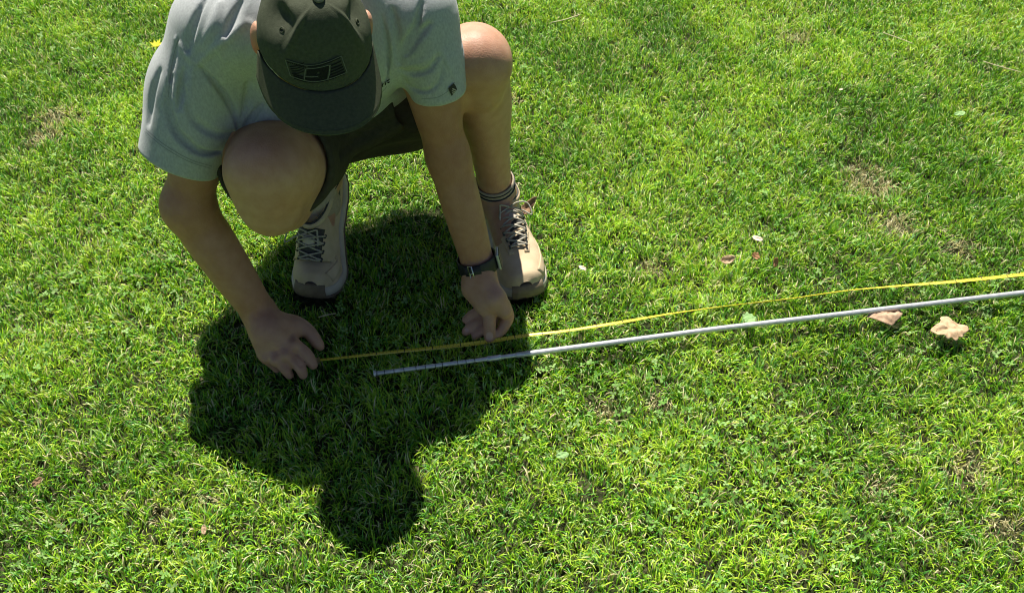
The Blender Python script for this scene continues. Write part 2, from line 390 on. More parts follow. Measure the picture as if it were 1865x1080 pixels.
# head
B.ell(hp(0, .0, -.006), (.066, .080, .060), HM, .02)
B.ell(hp(0, .045, -.06), (.050, .045, .065), HM, .03)
B.cone(hp(0, .088, -.03), hp(0, .103, -.062), .009, .013, .012)
for sx in (-1, 1):
    B.ell(hp(.020 * sx + .012 * sx, .078, -.028), (.016, .012, .010), HM, .008, 'sub')
    B.ell(hp((.079 if sx > 0 else .0745) * sx, -.018, -.014), (.010, .019, .030), HM, .006)
    B.ell(hp(.089 * sx, -.014, -.016), (.004, .010, .018), HM, .004, 'sub')
B.cone(hp(-.02, .091, -.085), hp(.02, .091, -.085), .005, .005, .006)
B.cone(hp(-.018, .096, -.086), hp(.018, .096, -.086), .0018, .0018, .003, 'sub')
body, BV, BF = field_obj('body', B, SKIN, person)
# skin tint: weathered forearms, pinker knees and knuckles (true skin colour); ears reddened for sunlight through them
tint = np.ones((len(BV), 4), np.float32)
def blush(c, r, col, amt):
    d = np.linalg.norm(BV - np.array(c), axis=1); w = np.clip(1 - d / r, 0, 1); w = (w * w * (3 - 2 * w) * amt)[:, None]
    tint[:, :3] = tint[:, :3] * (1 - w) + tint[:, :3] * np.array(col) * w
for a, b in ((EL_R, WR_R), (EL_L, WR_L), ((EL_R + SH_R) / 2, EL_R), ((EL_L + SH_L) / 2, EL_L)):
    for t in np.linspace(0, 1, 6): blush(a + (b - a) * t, .09, (.80, .64, .56), .5)
legs = (BV[:, 2] < .6) & (np.minimum(np.linalg.norm(BV[:, :2] - KN_L[:2], axis=1), np.linalg.norm(BV[:, :2] - KN_R[:2], axis=1)) < .3)
blush(KN_L + [0, -.05, .02], .06, (1.0, .86, .84), .8); blush(KN_R + [.01, -.05, -.01], .05, (.96, .82, .82), .8)
blush(KN_R + [0, -.06, .05], .06, (1.08, 1.04, 1.02), .7)
for q in ((925, 577, .042), (891, 592, .036), (536, 628, .044), (522, 648, .038), (504, 656, .034), (849, 604, .014)): blush(PZ(*q), .02, (1.06, .90, .87), .5)
for sx in (-1, 1): blush(hp(.086 * sx, -.01, -.03), .045, (1.25, .62, .60), 1)  # glow of light through the ears, painted as a red tint
ca = body.data.color_attributes.new('tint', 'FLOAT_COLOR', 'POINT'); ca.data.foreach_set('color', tint.ravel())
# nails
BT = bvh(BV, BF)
def nail(u, v, w, hgt, ang=0):
    vs = []; ca_, sa = math.cos(ang), math.sin(ang)
    c = cast(BT, u, v, .0008)
    if c is None: return
    vs.append(c); k = 12
    for i in range(k):
        a = 2 * math.pi * i / k; x, y = math.cos(a) * w, math.sin(a) * hgt
        p_ = cast(BT, u + x * ca_ - y * sa, v + x * sa + y * ca_, .0006)
        if p_ is None or (p_ - c).length > .02: return
        vs.append(p_)
    mesh_obj('fingernail', vs, [(0, 1 + i, 1 + (i + 1) % k) for i in range(k)], NAIL, person)
nail(891.5, 612, 6.5, 7.5); nail(850, 601, 4, 3.5, .5)
# hair and eyes
HX = Field(np.array(hp(0, 0, 0)) - .13, np.array(hp(0, 0, 0)) + .13, .004)
HX.ell(hp(0, -.012, -.004), (.070, .074, .058), HM); HX.ell(hp(0, -.03, -.045), (.066, .060, .045), HM, .02)
HX.ell(hp(0, .075, -.06), (.075, .055, .075), HM, .01, 'sub')
for sx in (-1, 1): HX.ell(hp(.085 * sx, -.004, -.035), (.02, .026, .034), HM, .008, 'sub')
field_obj('hair', HX, HAIRM, person)
for sx in (-1, 1):
    bm = bmesh.new(); bmesh.ops.create_uvsphere(bm, u_segments=12, v_segments=8, radius=.011)
    me = bpy.data.meshes.new('eye'); bm.to_mesh(me); bm.free(); me.materials.append(EYE); me.shade_smooth()
    e_ = link(bpy.data.objects.new('eye', me), person); e_.location = Vector(hp(.031 * sx, .072, -.028))

# ------------------------------------------------------------------ shirt
T = Field((-.70, 1.10, .18), (.02, 1.84, .78), 0.0028)
T.chain([SH_R + [.0, .01, .002], NECK + [0, .03, -.01], SH_L + [0, .01, .0]], [.064, .088, .062], .04)
T.cone(SH_R + [.08, .03, -.06], SH_L + [-.09, .0, -.04], .075, .066, .05)
T.cone(NECK + [-.0, .02, -.08], NECK + [-.01, .17, -.19], .120, .140, .05)
T.cone(NECK + [-.01, .17, -.19], PELV + [0, .02, .05], .140, .13, .05)
FR = PD(600, 185, 1.62)
T.cone(PD(510, 110, 1.56), PD(490, 195, 1.66), .075, .050, .04)
T.cone(PD(450, 170, 1.60), PD(474, 215, 1.66), .05, .036, .04)
T.cone(PD(500, 190, 1.60), PD(540, 208, 1.64), .05, .030, .03)
T.chain([PD(430, 205, 1.57), PD(470, 207, 1.57), PD(520, 212, 1.59)], [.022, .030, .026], .03)
T.cone(NECK + [0, .0, .0], hp(0, -.065, -.075), .086, .078, .03)
T.cone(PD(600, 100, 1.58), PD(628, 150, 1.66), .066, .040, .04)
T.cone(PD(655, 90, 1.60), PD(668, 126, 1.66), .042, .034, .03)
SLE_R = PD(330, 282, 1.585)
T.chain([SH_R + [-.01, .0, .0], (SH_R * .45 + SLE_R * .55) + [-.006, 0, 0], SLE_R], [.068, .070, .066], .035)
T.cone(PD(345, 150, 1.53), PD(286, 232, 1.62), .05, .024, .03)
T.cone(PD(352, 150, 1.56), PD(354, 205, 1.72), .055, .052, .04); T.cone(PD(354, 205, 1.72), PD(430, 170, 1.78), .052, .06, .04)

SLE_L = PD(797, 160, 1.60)
T.chain([SH_L, (SH_L * .5 + SLE_L * .5) + [.004, 0, 0], SLE_L], [.064, .056, .046], .03)
T.cone(PD(806, 105, 1.60), PD(822, 140, 1.62), .026, .018, .025)
# cut the hems: slice each sleeve with a big flat block then hollow it
def slab(f, c, nrm, rad, thick=.12, k=.004):
    c = np.array(c, float); nrm = np.array(nrm, float); nrm /= np.linalg.norm(nrm)
    sl, X, Y, Z = f.reg(c - rad, c + rad, .01)
    s_ = (X - c[0]) * nrm[0] + (Y - c[1]) * nrm[1] + (Z - c[2]) * nrm[2]
    rr = np.sqrt((X - c[0]) ** 2 + (Y - c[1]) ** 2 + (Z - c[2]) ** 2)
    d = np.maximum(-s_, rr - rad).astype(np.float32); f.comb(sl, d, k, 'sub')
nR = (EL_R - SH_R); nR = np.array([-.45, -.33, -.82]); nR /= np.linalg.norm(nR)
slab(T, SLE_R + nR * .012, nR, .13)
nL = (EL_L - SH_L); nL = nL / np.linalg.norm(nL)
slab(T, SLE_L + nL * .012, nL + np.array([-.05, 0, 0]), .085)
T.cone(SH_R + [.035, -.025, .022], NECK + [-.04, -.02, .02], .058, .070, .04)
# neck opening
T.cone(NECK + [0, -.03, .05], NECK + [0, -.10, .09], .062, .075, .01, 'sub')
SEAMS = [
 ([(312, 140), (306, 190), (322, 240), (362, 275), (402, 276), (428, 262)], .0085, .008, 'sub'),
 ([(336, 165), (352, 215), (392, 245), (425, 244)], .006, .014, 'sub'),
 ([(366, 122), (398, 158), (424, 200), (436, 236)], .0065, .008, 'sub'),
 ([(476, 190), (458, 216), (444, 234)], .0070, .008, 'sub'),
 ([(452, 150), (448, 190), (440, 225)], .0050, .014, 'sub'),
 ([(322, 72), (343, 100), (357, 122)], .0060, .010, 'add'),
 ([(357, 120), (382, 96), (402, 80), (430, 58), (452, 42), (470, 52)], .0075, .010, 'add'),
 ([(398, 82), (404, 100), (410, 112)], .0045, .008, 'add'),
 ([(372, 84), (388, 48), (402, 8)], .0075, .014, 'add'), ([(412, 66), (424, 36), (440, 4)], .0065, .010, 'sub'),
 ([(438, 48), (450, 24), (460, 2)], .0060, .008, 'add'), ([(342, 92), (352, 52), (372, 4)], .0065, .012, 'sub'),
 ([(325, 72), (316, 108), (311, 150)], .0050, .005, 'sub'), ([(352, 125), (350, 160), (353, 185)], .0050, .008, 'add'),
 ([(335, 128), (330, 165), (326, 200)], .0050, .010, 'sub'), ([(290, 130), (276, 180), (270, 225)], .0060, .016, 'sub'),
 ([(726, 126), (748, 134), (780, 127), (800, 100)], .0060, .007, 'sub'), ([(730, 136), (746, 158), (780, 166), (800, 146), (808, 112)], .0042, .005, 'sub'),
 ([(728, 116), (738, 84), (758, 48), (768, 8)], .0070, .010, 'sub'), ([(724, 112), (724, 66), (716, 20)], .0065, .010, 'sub'),
 ([(742, 100), (764, 66), (782, 44)], .0055, .012, 'sub'), ([(704, 148), (706, 90), (696, 30)], .0050, .005, 'sub'),
 ([(745, 118), (770, 112), (790, 92)], .0055, .010, 'add'), ([(806, 92), (816, 118), (826, 140)], .0045, .008, 'add')]
for pth, r_, k_, md in SEAMS: T.fold(pth, r_ * .85, k_ * .55, md, sink=(.0015 if md == 'sub' else .0025))
T.cone(SLE_R + nR * .03, SLE_R - nR * .012, .058, .050, .004, 'sub')
T.cone(SLE_L + nL * .03, SLE_L - nL * .008, .034, .031, .004, 'sub')
shirt, TV, TF = field_obj('shirt', T, SHIRT, person)
TT = bvh(TV, TF)

# ------------------------------------------------------------------ shorts
Q = Field((-.56, 1.15, .10), (.06, 1.88, .56), 0.004)
Q.cone(HP_R, HP_L, .115, .115, .05)
eR = HP_R + (KN_R - HP_R) * .87; eL = HP_L + (KN_L - HP_L) * .62
Q.cone(HP_R, eR + [0, 0, -.005], .105, .094, .04)
Q.cone(HP_L, eL + [0, 0, -.01], .112, .088, .04)
Q.cone(PD(640, 215, 1.80), PD(740, 190, 1.78), .055, .060, .05)
Q.cone(PD(700, 190, 1.72), PD(755, 160, 1.70), .055, .06, .05)
Q.cone(PD(655, 236, 1.72), PD(630, 225, 1.75), .035, .045, .03)
Q.cone(eR + [.02, .03, -.03], eR + [.03, .09, -.05], .06, .07, .04)
for c_, nn, r_ in ((eR, KN_R - HP_R, .16), (eL, KN_L - HP_L, .13)):
    slab(Q, c_ + nn / np.linalg.norm(nn) * .02, nn, r_)
nn = (KN_R - HP_R) / np.linalg.norm(KN_R - HP_R); Q.cone(eR + nn * .06, eR - nn * .06, .086, .080, .004, 'sub')
nn = (KN_L - HP_L) / np.linalg.norm(KN_L - HP_L); Q.cone(eL + nn * .06, eL - nn * .04, .080, .076, .004, 'sub')
for path, r_ in ((((620, 280), (660, 250), (730, 215)), .008), (((650, 285), (700, 262), (745, 240)), .007), (((720, 180), (735, 215), (750, 235)), .007)):
    Q.fold(path, r_, .015)
field_obj('shorts', Q, SHORTS, person)

# ------------------------------------------------------------------ cap
def crown_pt(a, t, off=0.0):
    """a: angle round the head, 0 = front; t: 0 rim .. 1 top"""
    ca_, sa = math.cos(a), math.sin(a)
    ry = .089 if ca_ > 0 else .090; rx = .0790
    ph = t * math.pi / 2
    rad = math.cos(ph) ** .62; z = .084 * math.sin(ph) ** 1.15
    front = max(0, ca_) ** 1.5
    rad2 = rad * (1 + .06 * front * math.sin(ph * 2)); z2 = z * (1 + .05 * front * (1 - t))
    d = 0
    for s_ in (-1, 1):         # soft dents where the side panels have caved in
        da = a - s_ * 1.45; d -= .019 * math.exp(-(da / .40) ** 2) * math.exp(-((t - .55) / .16) ** 2)
        da = a - s_ * .90; d += .0055 * math.exp(-(da / .08) ** 2) * math.exp(-((t - .6) / .3) ** 2)
        da = a - s_ * 2.2; d += .004 * math.exp(-(da / .10) ** 2) * math.exp(-((t - .5) / .3) ** 2)
    d += .0012 * math.sin(a * 7 + t * 6) * t * (1 - front)
    for s_ in (1.047, -1.047, 3.14159, 2.2, -2.2):  # panel seams
        d -= .0010 * math.exp(-((a - s_) / .018) ** 2) * (1 - t)
    zz_ = math.sin(ph) ** 1.15; rad2 = rad2 * (1 - .65 * front) + (1 - zz_ * .97) * .65 * front
    x = (rx * rad2 + d + off) * sa * (1.0); y = (ry * rad2 + d + off) * ca_
    return HC + HR * x + HF * y + HU * (z2 + off * math.sin(ph))
NA, NT = 160, 34
CV = []; CF = []
for j in range(NT):
    for i in range(NA):
        a = -math.pi + 2 * math.pi * i / NA; CV.append(crown_pt(a, j / (NT - 1) * .985))
for j in range(NT - 1):
    for i in range(NA): CF.append((j * NA + i, j * NA + (i + 1) % NA, (j + 1) * NA + (i + 1) % NA, (j + 1) * NA + i))
CF.append(tuple((NT - 1) * NA + i for i in range(NA)))
cap = mesh_obj('cap', CV, CF, CAPM, person)
so = cap.modifiers.new('thickness', 'SOLIDIFY'); so.thickness = .0018; so.offset = -1
CT = bvh(CV, CF)
# brim
BVs = []; BFs = []; na, nr = 48, 14
def brim_pt(a, t):
    s_ = a / (math.pi * .5)
    inner = crown_pt(a * .98, 0.0)
    x = .0800 * math.sin(a * 1.0) * (1 + .0 * t); L = .055 * max(0, (1 - abs(s_) ** 4.5)) ** .45
    p_ = inner + HF * (L * t) + HR * (math.copysign(1, a) * abs(math.sin(a)) ** 2 * .006 * t)
    off = p_ - HC; xx = off.dot(HR)
    return p_ - HU * (t * .020 + (xx / .085) ** 2 * .016 * (0.4 + .6 * t))
for j in range(nr + 1):
    for i in range(na + 1): BVs.append(brim_pt((-.5 + i / na) * math.pi * .97, j / nr))
for j in range(nr):
    for i in range(na):
        a = j * (na + 1) + i; BFs.append((a, a + na + 1, a + na + 2, a + 1))
brim = mesh_obj('brim', BVs, BFs, BRIMM, cap)
so = brim.modifiers.new('thickness', 'SOLIDIFY'); so.thickness = .0035; so.offset = 0
ed = [Vector(BVs[nr * (na + 1) + i]) for i in range(na + 1)]
mesh_obj('brim_edging', *tube(ed, .0019, 6), EDGING and CAPM, cap)
# stitched rows on the brim
bm_parts = []
for t in (.93,):
    bm_parts.append(tube([brim_pt((-.5 + i / na) * math.pi * .9, t) + HU * .0019 for i in range(na + 1)], .0006, 4))
mesh_obj('stitching', *join(*bm_parts), BRIMM, cap)
top = HC + HU * .1035
bm = bmesh.new(); bmesh.ops.create_uvsphere(bm, u_segments=16, v_segments=8, radius=.0085)
me = bpy.data.meshes.new('button'); bm.to_mesh(me); bm.free(); me.materials.append(KHAKI); me.shade_smooth()
bt = link(bpy.data.objects.new('button', me), cap); bt.location = HC + HU * (.084 * 1.0 + .0025); bt.scale = (1, 1, .45)
bt.rotation_euler = HU.to_track_quat('Z', 'Y').to_euler()
for a, t in ((1.25, .45), (-1.25, .45), (2.4, .5), (-2.4, .5)):
    c = crown_pt(a, t, .0008); nrm = (crown_pt(a, t, .01) - c).normalized(); q = nrm.to_track_quat('Z', 'Y')
    ring = [c + q @ Vector((math.cos(k) * .0035, math.sin(k) * .0035, 0)) for k in np.linspace(0, 2 * math.pi, 12, endpoint=False)]
    mesh_obj('eyelet', *tube(ring, .0011, 6, True), CAPM, cap)
# flag badge: traced on a 1865x1076 enlargement of the badge
BO = (515.0, 90.0); BS = 14.346
def bz(*pts): return [(BO[0] + x / BS, BO[1] + y / BS) for x, y in pts]
fr = [bz((70, 255), (330, 340), (620, 410), (900, 400), (1200, 310), (1500, 180)), bz((220, 700), (400, 800), (620, 850), (900, 855), (1250, 770), (1650, 610))]
badge_base = patch(CT, [fr], .0010, 26, 8)
if badge_base[0]:
    badge = mesh_obj('badge', *badge_base, CAPM, cap)
Z = []
def st(a, b, w):   # a straight stripe from a to b
    Z.append([bz(a, ((a[0] + b[0]) / 2, (a[1] + b[1]) / 2 + 8), b), bz((a[0], a[1] + w), ((a[0] + b[0]) / 2, (a[1] + b[1]) / 2 + 8 + w), (b[0], b[1] + w))])
Z.append([bz((650, 425), (900, 410), (1200, 310), (1490, 195)), bz((660, 462), (900, 448), (1210, 350), (1495, 225))])
for a, b in (((1250, 398), (1515, 275)), ((1250, 480), (1535, 365)), ((1240, 565), (1560, 425)), ((1225, 645), (1580, 490)), ((1205, 720), (1600, 555))): st(a, b, 38)
st((250, 600), (545, 695), 32); st((290, 655), (555, 755), 32)
Z.append([bz((300, 735), (600, 820), (900, 835), (1250, 760), (1620, 615)), bz((310, 760), (600, 850), (900, 862), (1250, 785), (1630, 635))])
for k in range(9):
    x = 130 + k * 55; y = 300 + k * 16
    Z.append([bz((x, y), (x - 10 + 45, y + 20), (x + 45, y + 35)), bz((x + 5, y + 30), (x + 35, y + 50), (x + 50, y + 65))])
for k in range(4):   # hatched star field
    x0, y0 = 190 + k * 26, 420 + k * 75 - (k * 18)
    x1, y1 = 560, 330 + k * 72 + 110
    Z.append([bz((x0, y0 + 10), ((x0 + x1) / 2, (y0 + y1) / 2 - 20), (x1, y1 - 110)), bz((x0, y0 + 38), ((x0 + x1) / 2, (y0 + y1) / 2 + 6), (x1, y1 - 86))])
# the central black emblem: a foot bar, a box with a pale core and a thick leg to the right
Z.append([bz((640, 520), (840, 500), (1000, 480)), bz((620, 672), (720, 680), (850, 672))])
Z.append([bz((950, 480), (1060, 455), (1195, 425)), bz((940, 560), (1060, 565), (1180, 560))])
Z.append([bz((985, 545), (1080, 530), (1185, 520)), bz((930, 790), (1040, 795), (1140, 775))])
Z.append([bz((830, 500), (900, 495), (1000, 480)), bz((830, 585), (900, 582), (1000, 575))])
Z.append([bz((970, 560), (990, 560), (1010, 560)), bz((940, 700), (970, 700), (1000, 700))])
Z.append([bz((830, 560), (845, 560), (862, 560)), bz((830, 680), (845, 680), (862, 680))])
Z.append([bz((590, 720), (760, 725), (900, 715)), bz((590, 780), (760, 805), (960, 795))])
Z.append([bz((840, 655), (900, 655), (975, 640)), bz((840, 680), (900, 682), (960, 675))])
mk = patch(CT, Z, .0022, 10, 2)
if mk[0]: mesh_obj('badge_marking', *mk, THREAD, cap)
E = [[bz((60, 250), (330, 330), (620, 400), (900, 388), (1200, 298), (1505, 165)), bz((70, 262), (330, 345), (620, 415), (900, 402), (1200, 313), (1510, 182))],
     [bz((1505, 170), (1570, 380), (1650, 600)), bz((1525, 170), (1592, 380), (1668, 600))],
     [bz((70, 255), (140, 470), (215, 690)), bz((92, 255), (160, 470), (238, 690))]]
E += [[bz((620, 490), (900, 468), (1200, 395)), bz((620, 508), (900, 486), (1200, 412))], [bz((1205, 400), (1190, 600), (1150, 770)), bz((1235, 400), (1220, 600), (1178, 770))],
      [bz((590, 500), (570, 640), (560, 780)), bz((612, 500), (595, 640), (582, 780))], [bz((600, 690), (760, 698), (910, 690)), bz((600, 712), (760, 718), (910, 712))],
      [bz((240, 690), (620, 800), (900, 820), (1250, 740), (1640, 590)), bz((245, 705), (620, 820), (900, 838), (1250, 758), (1645, 608))]]
ek = patch(CT, E, .0026, 14, 1)
if ek[0]: mesh_obj('badge_edging', *ek, EDGING, cap)

# letters at the shirt hem and the sleeve tag
XO = (670.0, 120.0); XS = 15.43
def xz(*pts): return [(XO[0] + x / XS, XO[1] + y / XS) for x, y in pts]
L = [[xz((300, 545), (360, 550), (420, 560)), xz((305, 570), (360, 580), (418, 590))], [xz((405, 475), (380, 540), (320, 600)), xz((430, 485), (405, 560), (350, 620))],
     [xz((455, 440), (465, 490), (465, 540)), xz((500, 440), (495, 490), (490, 535))], [xz((500, 425), (560, 395), (605, 350)), xz((505, 450), (570, 420), (605, 385))],
     [xz((525, 460), (560, 450), (600, 435)), xz((545, 480), (570, 482), (600, 465))]]
lt = patch(TT, L, .0012, 4, 1)
if lt[0]: mesh_obj('lettering', *lt, THREAD, shirt)
TO = (800.0, 130.0); TS = 18.0
def tz(*pts): return [(TO[0] + x / TS, TO[1] + y / TS) for x, y in pts]
tg = patch(TT, [[tz((450, 385), (510, 470), (560, 590)), tz((280, 560), (330, 680), (390, 810))]], .0018, 6, 6)
if tg[0]:
    tgo = mesh_obj('sleeve_tag', *tg, BLACK, shirt)
    g3 = patch(TT, [[tz((400, 545), (450, 560), (515, 600)), tz((395, 580), (440, 600), (500, 630))], [tz((385, 600), (440, 630), (490, 655)), tz((385, 640), (430, 655), (480, 675))],
                    [tz((385, 675), (430, 690), (490, 700)), tz((400, 715), (430, 725), (475, 715))]], .0028, 4, 1)
    if g3[0]: mesh_obj('tag_emblem', *g3, LACE, shirt)

def strip(path, w):
    P = np.array(path, float); a = spline([(*p, 0) for p in path], 24); up_ = []; dn = []
    for i, p in enumerate(a):
        t = a[min(i + 1, 23)] - a[max(i - 1, 0)]; nn_ = np.array([-t[1], t[0], 0]); nn_ /= max(np.linalg.norm(nn_), 1e-6); up_.append(tuple((p + nn_ * w / 2)[:2])); dn.append(tuple((p - nn_ * w / 2)[:2]))
    return [up_, dn]
for path in (((266, 236), (300, 264), (345, 290), (386, 303)), ((264, 240), (298, 268), (343, 294), (384, 307)), ((324, 74), (315, 108), (309, 148), (307, 178)), ((768, 180), (795, 178), (816, 166), (828, 150)), ((640, 214), (676, 190), (704, 158))):
    sm_ = patch(TT, [strip(path, 1.1)], .0005, 23, 1)
    if sm_[0]: mesh_obj('hem_stitching', *sm_, SEAM, shirt)
# ------------------------------------------------------------------ watch
ax = (WR_L - EL_L); ax /= np.linalg.norm(ax); ax = Vector(ax) ; wc = Vector(WR_L) - ax * .004
e1 = (Vector((1, 0, 0)) - ax * ax.x).normalized(); e2 = ax.cross(e1)
rx_, ry_ = .0352, .0352
def ringstrip(a0, a1, w, r0, r1, n, ccx=0):
    V = []; F = []
    for i in range(n + 1):
        a = a0 + (a1 - a0) * i / n
        for rr, ww in ((r0, -w / 2), (r1, -w / 2), (r1, w / 2), (r0, w / 2)):
            V.append(wc + e1 * math.cos(a) * (rx_ + rr) + e2 * math.sin(a) * (ry_ + rr) + ax * ww)
    for i in range(n):
        for k in range(4): F.append((i * 4 + k, i * 4 + (k + 1) % 4, (i + 1) * 4 + (k + 1) % 4, (i + 1) * 4 + k))
    return V, F
watch = mesh_obj('watch', *ringstrip(0, 2 * math.pi, .0270, -.001, .0018, 56), BLACK, person)
so = watch.modifiers.new('bevel', 'BEVEL'); so.width = .0007; so.segments = 2
# find which way faces the camera
cam_a = math.atan2((Vector((0, 0, H_CAM)) - wc).dot(e2), (Vector((0, 0, H_CAM)) - wc).dot(e1))
mesh_obj('strap_overlap', *ringstrip(cam_a - .05, cam_a + .75 * (1 if e2.dot(Vector((0, 0, 1))) > 0 else -1), .0262, .0019, .0038, 14), BLACK, watch)
def box(c, X, Y, Z_, sx, sy, sz):
    V = [c + X * (sx * a) + Y * (sy * b) + Z_ * (sz * d) for a in (-1, 1) for b in (-1, 1) for d in (-1, 1)]
    return V, [(0, 1, 3, 2), (4, 6, 7, 5), (0, 4, 5, 1), (2, 3, 7, 6), (0, 2, 6, 4), (1, 5, 7, 3)]
def surf(a, r): return wc + e1 * math.cos(a) * (rx_ + r) + e2 * math.sin(a) * (ry_ + r)
ba = cam_a + (.42 if e1.x * math.cos(cam_a + .42) + e2.x * math.sin(cam_a + .42) < e1.x * math.cos(cam_a) + e2.x * math.sin(cam_a) else -.42)
oc = surf(ba, .0048); rn = (oc - wc).normalized(); tn = ax.cross(rn)
fr_ = [oc + tn * sx * .0035 + ax * sy * .0155 for sx, sy in ((-1, -1), (1, -1), (1, 1), (-1, 1))]
mesh_obj('buckle', *join(tube(fr_, .0011, 6, True), tube([oc - tn * .0035, oc + tn * .006], .0008, 5)), STEEL, watch)
# case on the outer side of the wrist
X1 = Vector((1, .1, .25)); ca2 = math.atan2(X1.dot(e2), X1.dot(e1)); cc = surf(ca2, .0035); rn = (cc - wc).normalized(); tn = ax.cross(rn)
cs = mesh_obj('watch_case', *box(cc, rn, tn, ax, .0032, .0165, .0165), GUN, watch, False)
bv = cs.modifiers.new('bevel', 'BEVEL'); bv.width = .003; bv.segments = 3
mesh_obj('watch_screen', *box(cc + rn * .0034, rn, tn, ax, .0006, .0145, .0145), BLACK, watch, False)
mesh_obj('crown_knob', *tube([cc + ax * .0165, cc + ax * .019], .0025, 10), STEEL, watch)

# ------------------------------------------------------------------ shoes
SL = .285
def interp(t, xs_, ys_): return float(np.interp(t, xs_, ys_))
def half_w(s_, side):
    # s_: 0 heel .. 1 toe ; side +1 outer -1 inner
    w = interp(s_, [0, .03, .08, .2, .42, .58, .70, .80, .88, .94, .98, 1], [.004, .021, .029, .034, .0335, .041, .0475, .0485, .0455, .0385, .027, .010])
    return w * (1.03 if side > 0 else .97)
def mid_y(s_): return interp(s_, [0, .4, .7, 1], [0, .002, -.002, -.008])
def top_h(s_): return interp(s_, [0, .06, .15, .3, .42, .52, .62, .72, .82, .90, .96, 1], [.062, .082, .084, .078, .086, .084, .073, .060, .051, .045, .036, .018])
Z0 = .024
def shoe(name_pt, heel, toe, bend, side, label, tilt=0):
    heel = Vector(heel) - Vector((0, 0, .008)); toe = Vector(toe) - Vector((0, 0, .008)); fx = (toe - heel); fx.z = 0; fx.normalize(); lat = Vector((0, 0, 1)).cross(fx) * side
    # centre line bent at the ball of the foot; the toe end stays on the ground
    N = 80; pts = [None] * (N + 1); ang = [0] * (N + 1)
    x = z = 0.0; toe_s = 1
    for i in range(N, -1, -1):
        s_ = i / N; t = min(1, max(0, (.80 - s_) / .16)); a = bend * t * t * (3 - 2 * t)
        ang[i] = a; pts[i] = (x, z); x -= math.cos(a) * SL / N; z += math.sin(a) * SL / N
    def M(s_, y, z_):
        s_ = min(1, max(0, s_)); f = s_ * N; i = min(int(f), N - 1); w = f - i
        px_ = pts[i][0] * (1 - w) + pts[i + 1][0] * w; pz_ = pts[i][1] * (1 - w) + pts[i + 1][1] * w; a = ang[i] * (1 - w) + ang[i + 1] * w
        up = (math.sin(a), math.cos(a))
        zz = z_ + .010 * max(0, (s_ - .85) / .15) ** 2
        return toe + fx * (px_ + up[0] * zz) + lat * (y + mid_y(s_)) + Vector((0, 0, 1)) * (pz_ + up[1] * zz)
    def surf_z(s_, y):
        w = half_w(s_, 1 if y > 0 else -1); q = min(.999, abs(y) / w); return Z0 + (top_h(s_) - .0) * (1 - q ** 2.3) ** (1 / 2.3)
    ns, nk = 46, 24; V = []; F = []
    for i in range(ns + 1):
        s_ = .004 + .992 * (1 - math.cos(math.pi * i / ns)) / 2
        for k in range(nk + 1):
            a = math.pi * k / nk; cy = math.cos(a); sy = math.sin(a)
            w = half_w(s_, 1 if cy > 0 else -1)
            y = w * math.copysign(abs(cy) ** .85, cy); z_ = Z0 + top_h(s_) * sy ** .78
            z_ += .0012 * math.sin(s_ * 60 + y * 90) * (1 if .3 < s_ < .8 else 0) * sy
            V.append(M(s_, y, z_))
    for i in range(ns):
        for k in range(nk):
            a = i * (nk + 1) + k; F.append((a, a + 1, a + nk + 2, a + nk + 1))
    sh = mesh_obj('shoe', V, F, SHOE, person)
    # midsole and outsole
    def solemesh(z0, z1, g0, g1):
        V = []; F = []; M2 = 60
        ring = []
        for i in range(M2 + 1): s_ = (1 - math.cos(math.pi * i / M2)) / 2; ring.append((s_, 1))
        for i in range(M2 - 1, 0, -1): s_ = (1 - math.cos(math.pi * i / M2)) / 2; ring.append((s_, -1))
        L_ = [(z0, g0 - .003), (z0 + .002, g0), ((z0 + z1) / 2, (g0 + g1) / 2 + .0012), (z1 - .002, g1), (z1, g1 - .003)]
        for zz, g in L_:
            for s_, sd_ in ring:
                w = (half_w(s_, sd_) + g) * sd_
                if s_ < .001 or s_ > .999: w = 0
                p_ = M(s_, w, zz); end = max(0, 1 - s_ / .06) * -1 + max(0, 1 - (1 - s_) / .06)
                V.append(p_ + fx * g * end)
        m = len(ring)
        for j in range(len(L_) - 1):
            for i in range(m): F.append((j * m + i, j * m + (i + 1) % m, (j + 1) * m + (i + 1) % m, (j + 1) * m + i))
        F.append(tuple(range(m - 1, -1, -1))); F.append(tuple((len(L_) - 1) * m + i for i in range(m)))
        return V, F
    mesh_obj('midsole', *solemesh(.009, Z0 + .006, .0045, .003), MIDSOLE, sh)
    mesh_obj('outsole', *solemesh(.003, .0105, .005, .0052), OUTSOLE, sh)
    parts = []
    for i in range(13):
        s_ = .05 + i * .073
        for sd_ in (-1, 1):
            w = half_w(s_, sd_) * .72; c_ = M(s_, w * sd_, .001); parts.append(box(c_, fx, lat, Vector((0, 0, 1)), .006, .010, .0035))
    mesh_obj('tread', *join(*parts), OUTSOLE, sh, False)
    def spatch(name, s0, s1, y0, y1, off, mt, n=14, m=10, edge=None):
        V = []; F = []
        for j in range(n + 1):
            s_ = s0 + (s1 - s0) * j / n
            ya, yb = y0(s_), y1(s_)
            for i in range(m + 1):
                y = ya + (yb - ya) * i / m; V.append(M(s_, y, surf_z(s_, y) + off))
        for j in range(n):
            for i in range(m):
                a = j * (m + 1) + i; F.append((a, a + 1, a + m + 2, a + m + 1))
        o = mesh_obj(name, V, F, mt, sh)
        sm = o.modifiers.new('thickness', 'SOLIDIFY'); sm.thickness = .0018; sm.offset = 1
        return o
    # toe bumper
    V = []; F = []; outl = [(q, -1) for q in np.linspace(.986, 1, 9)] + [(q, 1) for q in np.linspace(1, .970, 9)[1:]]
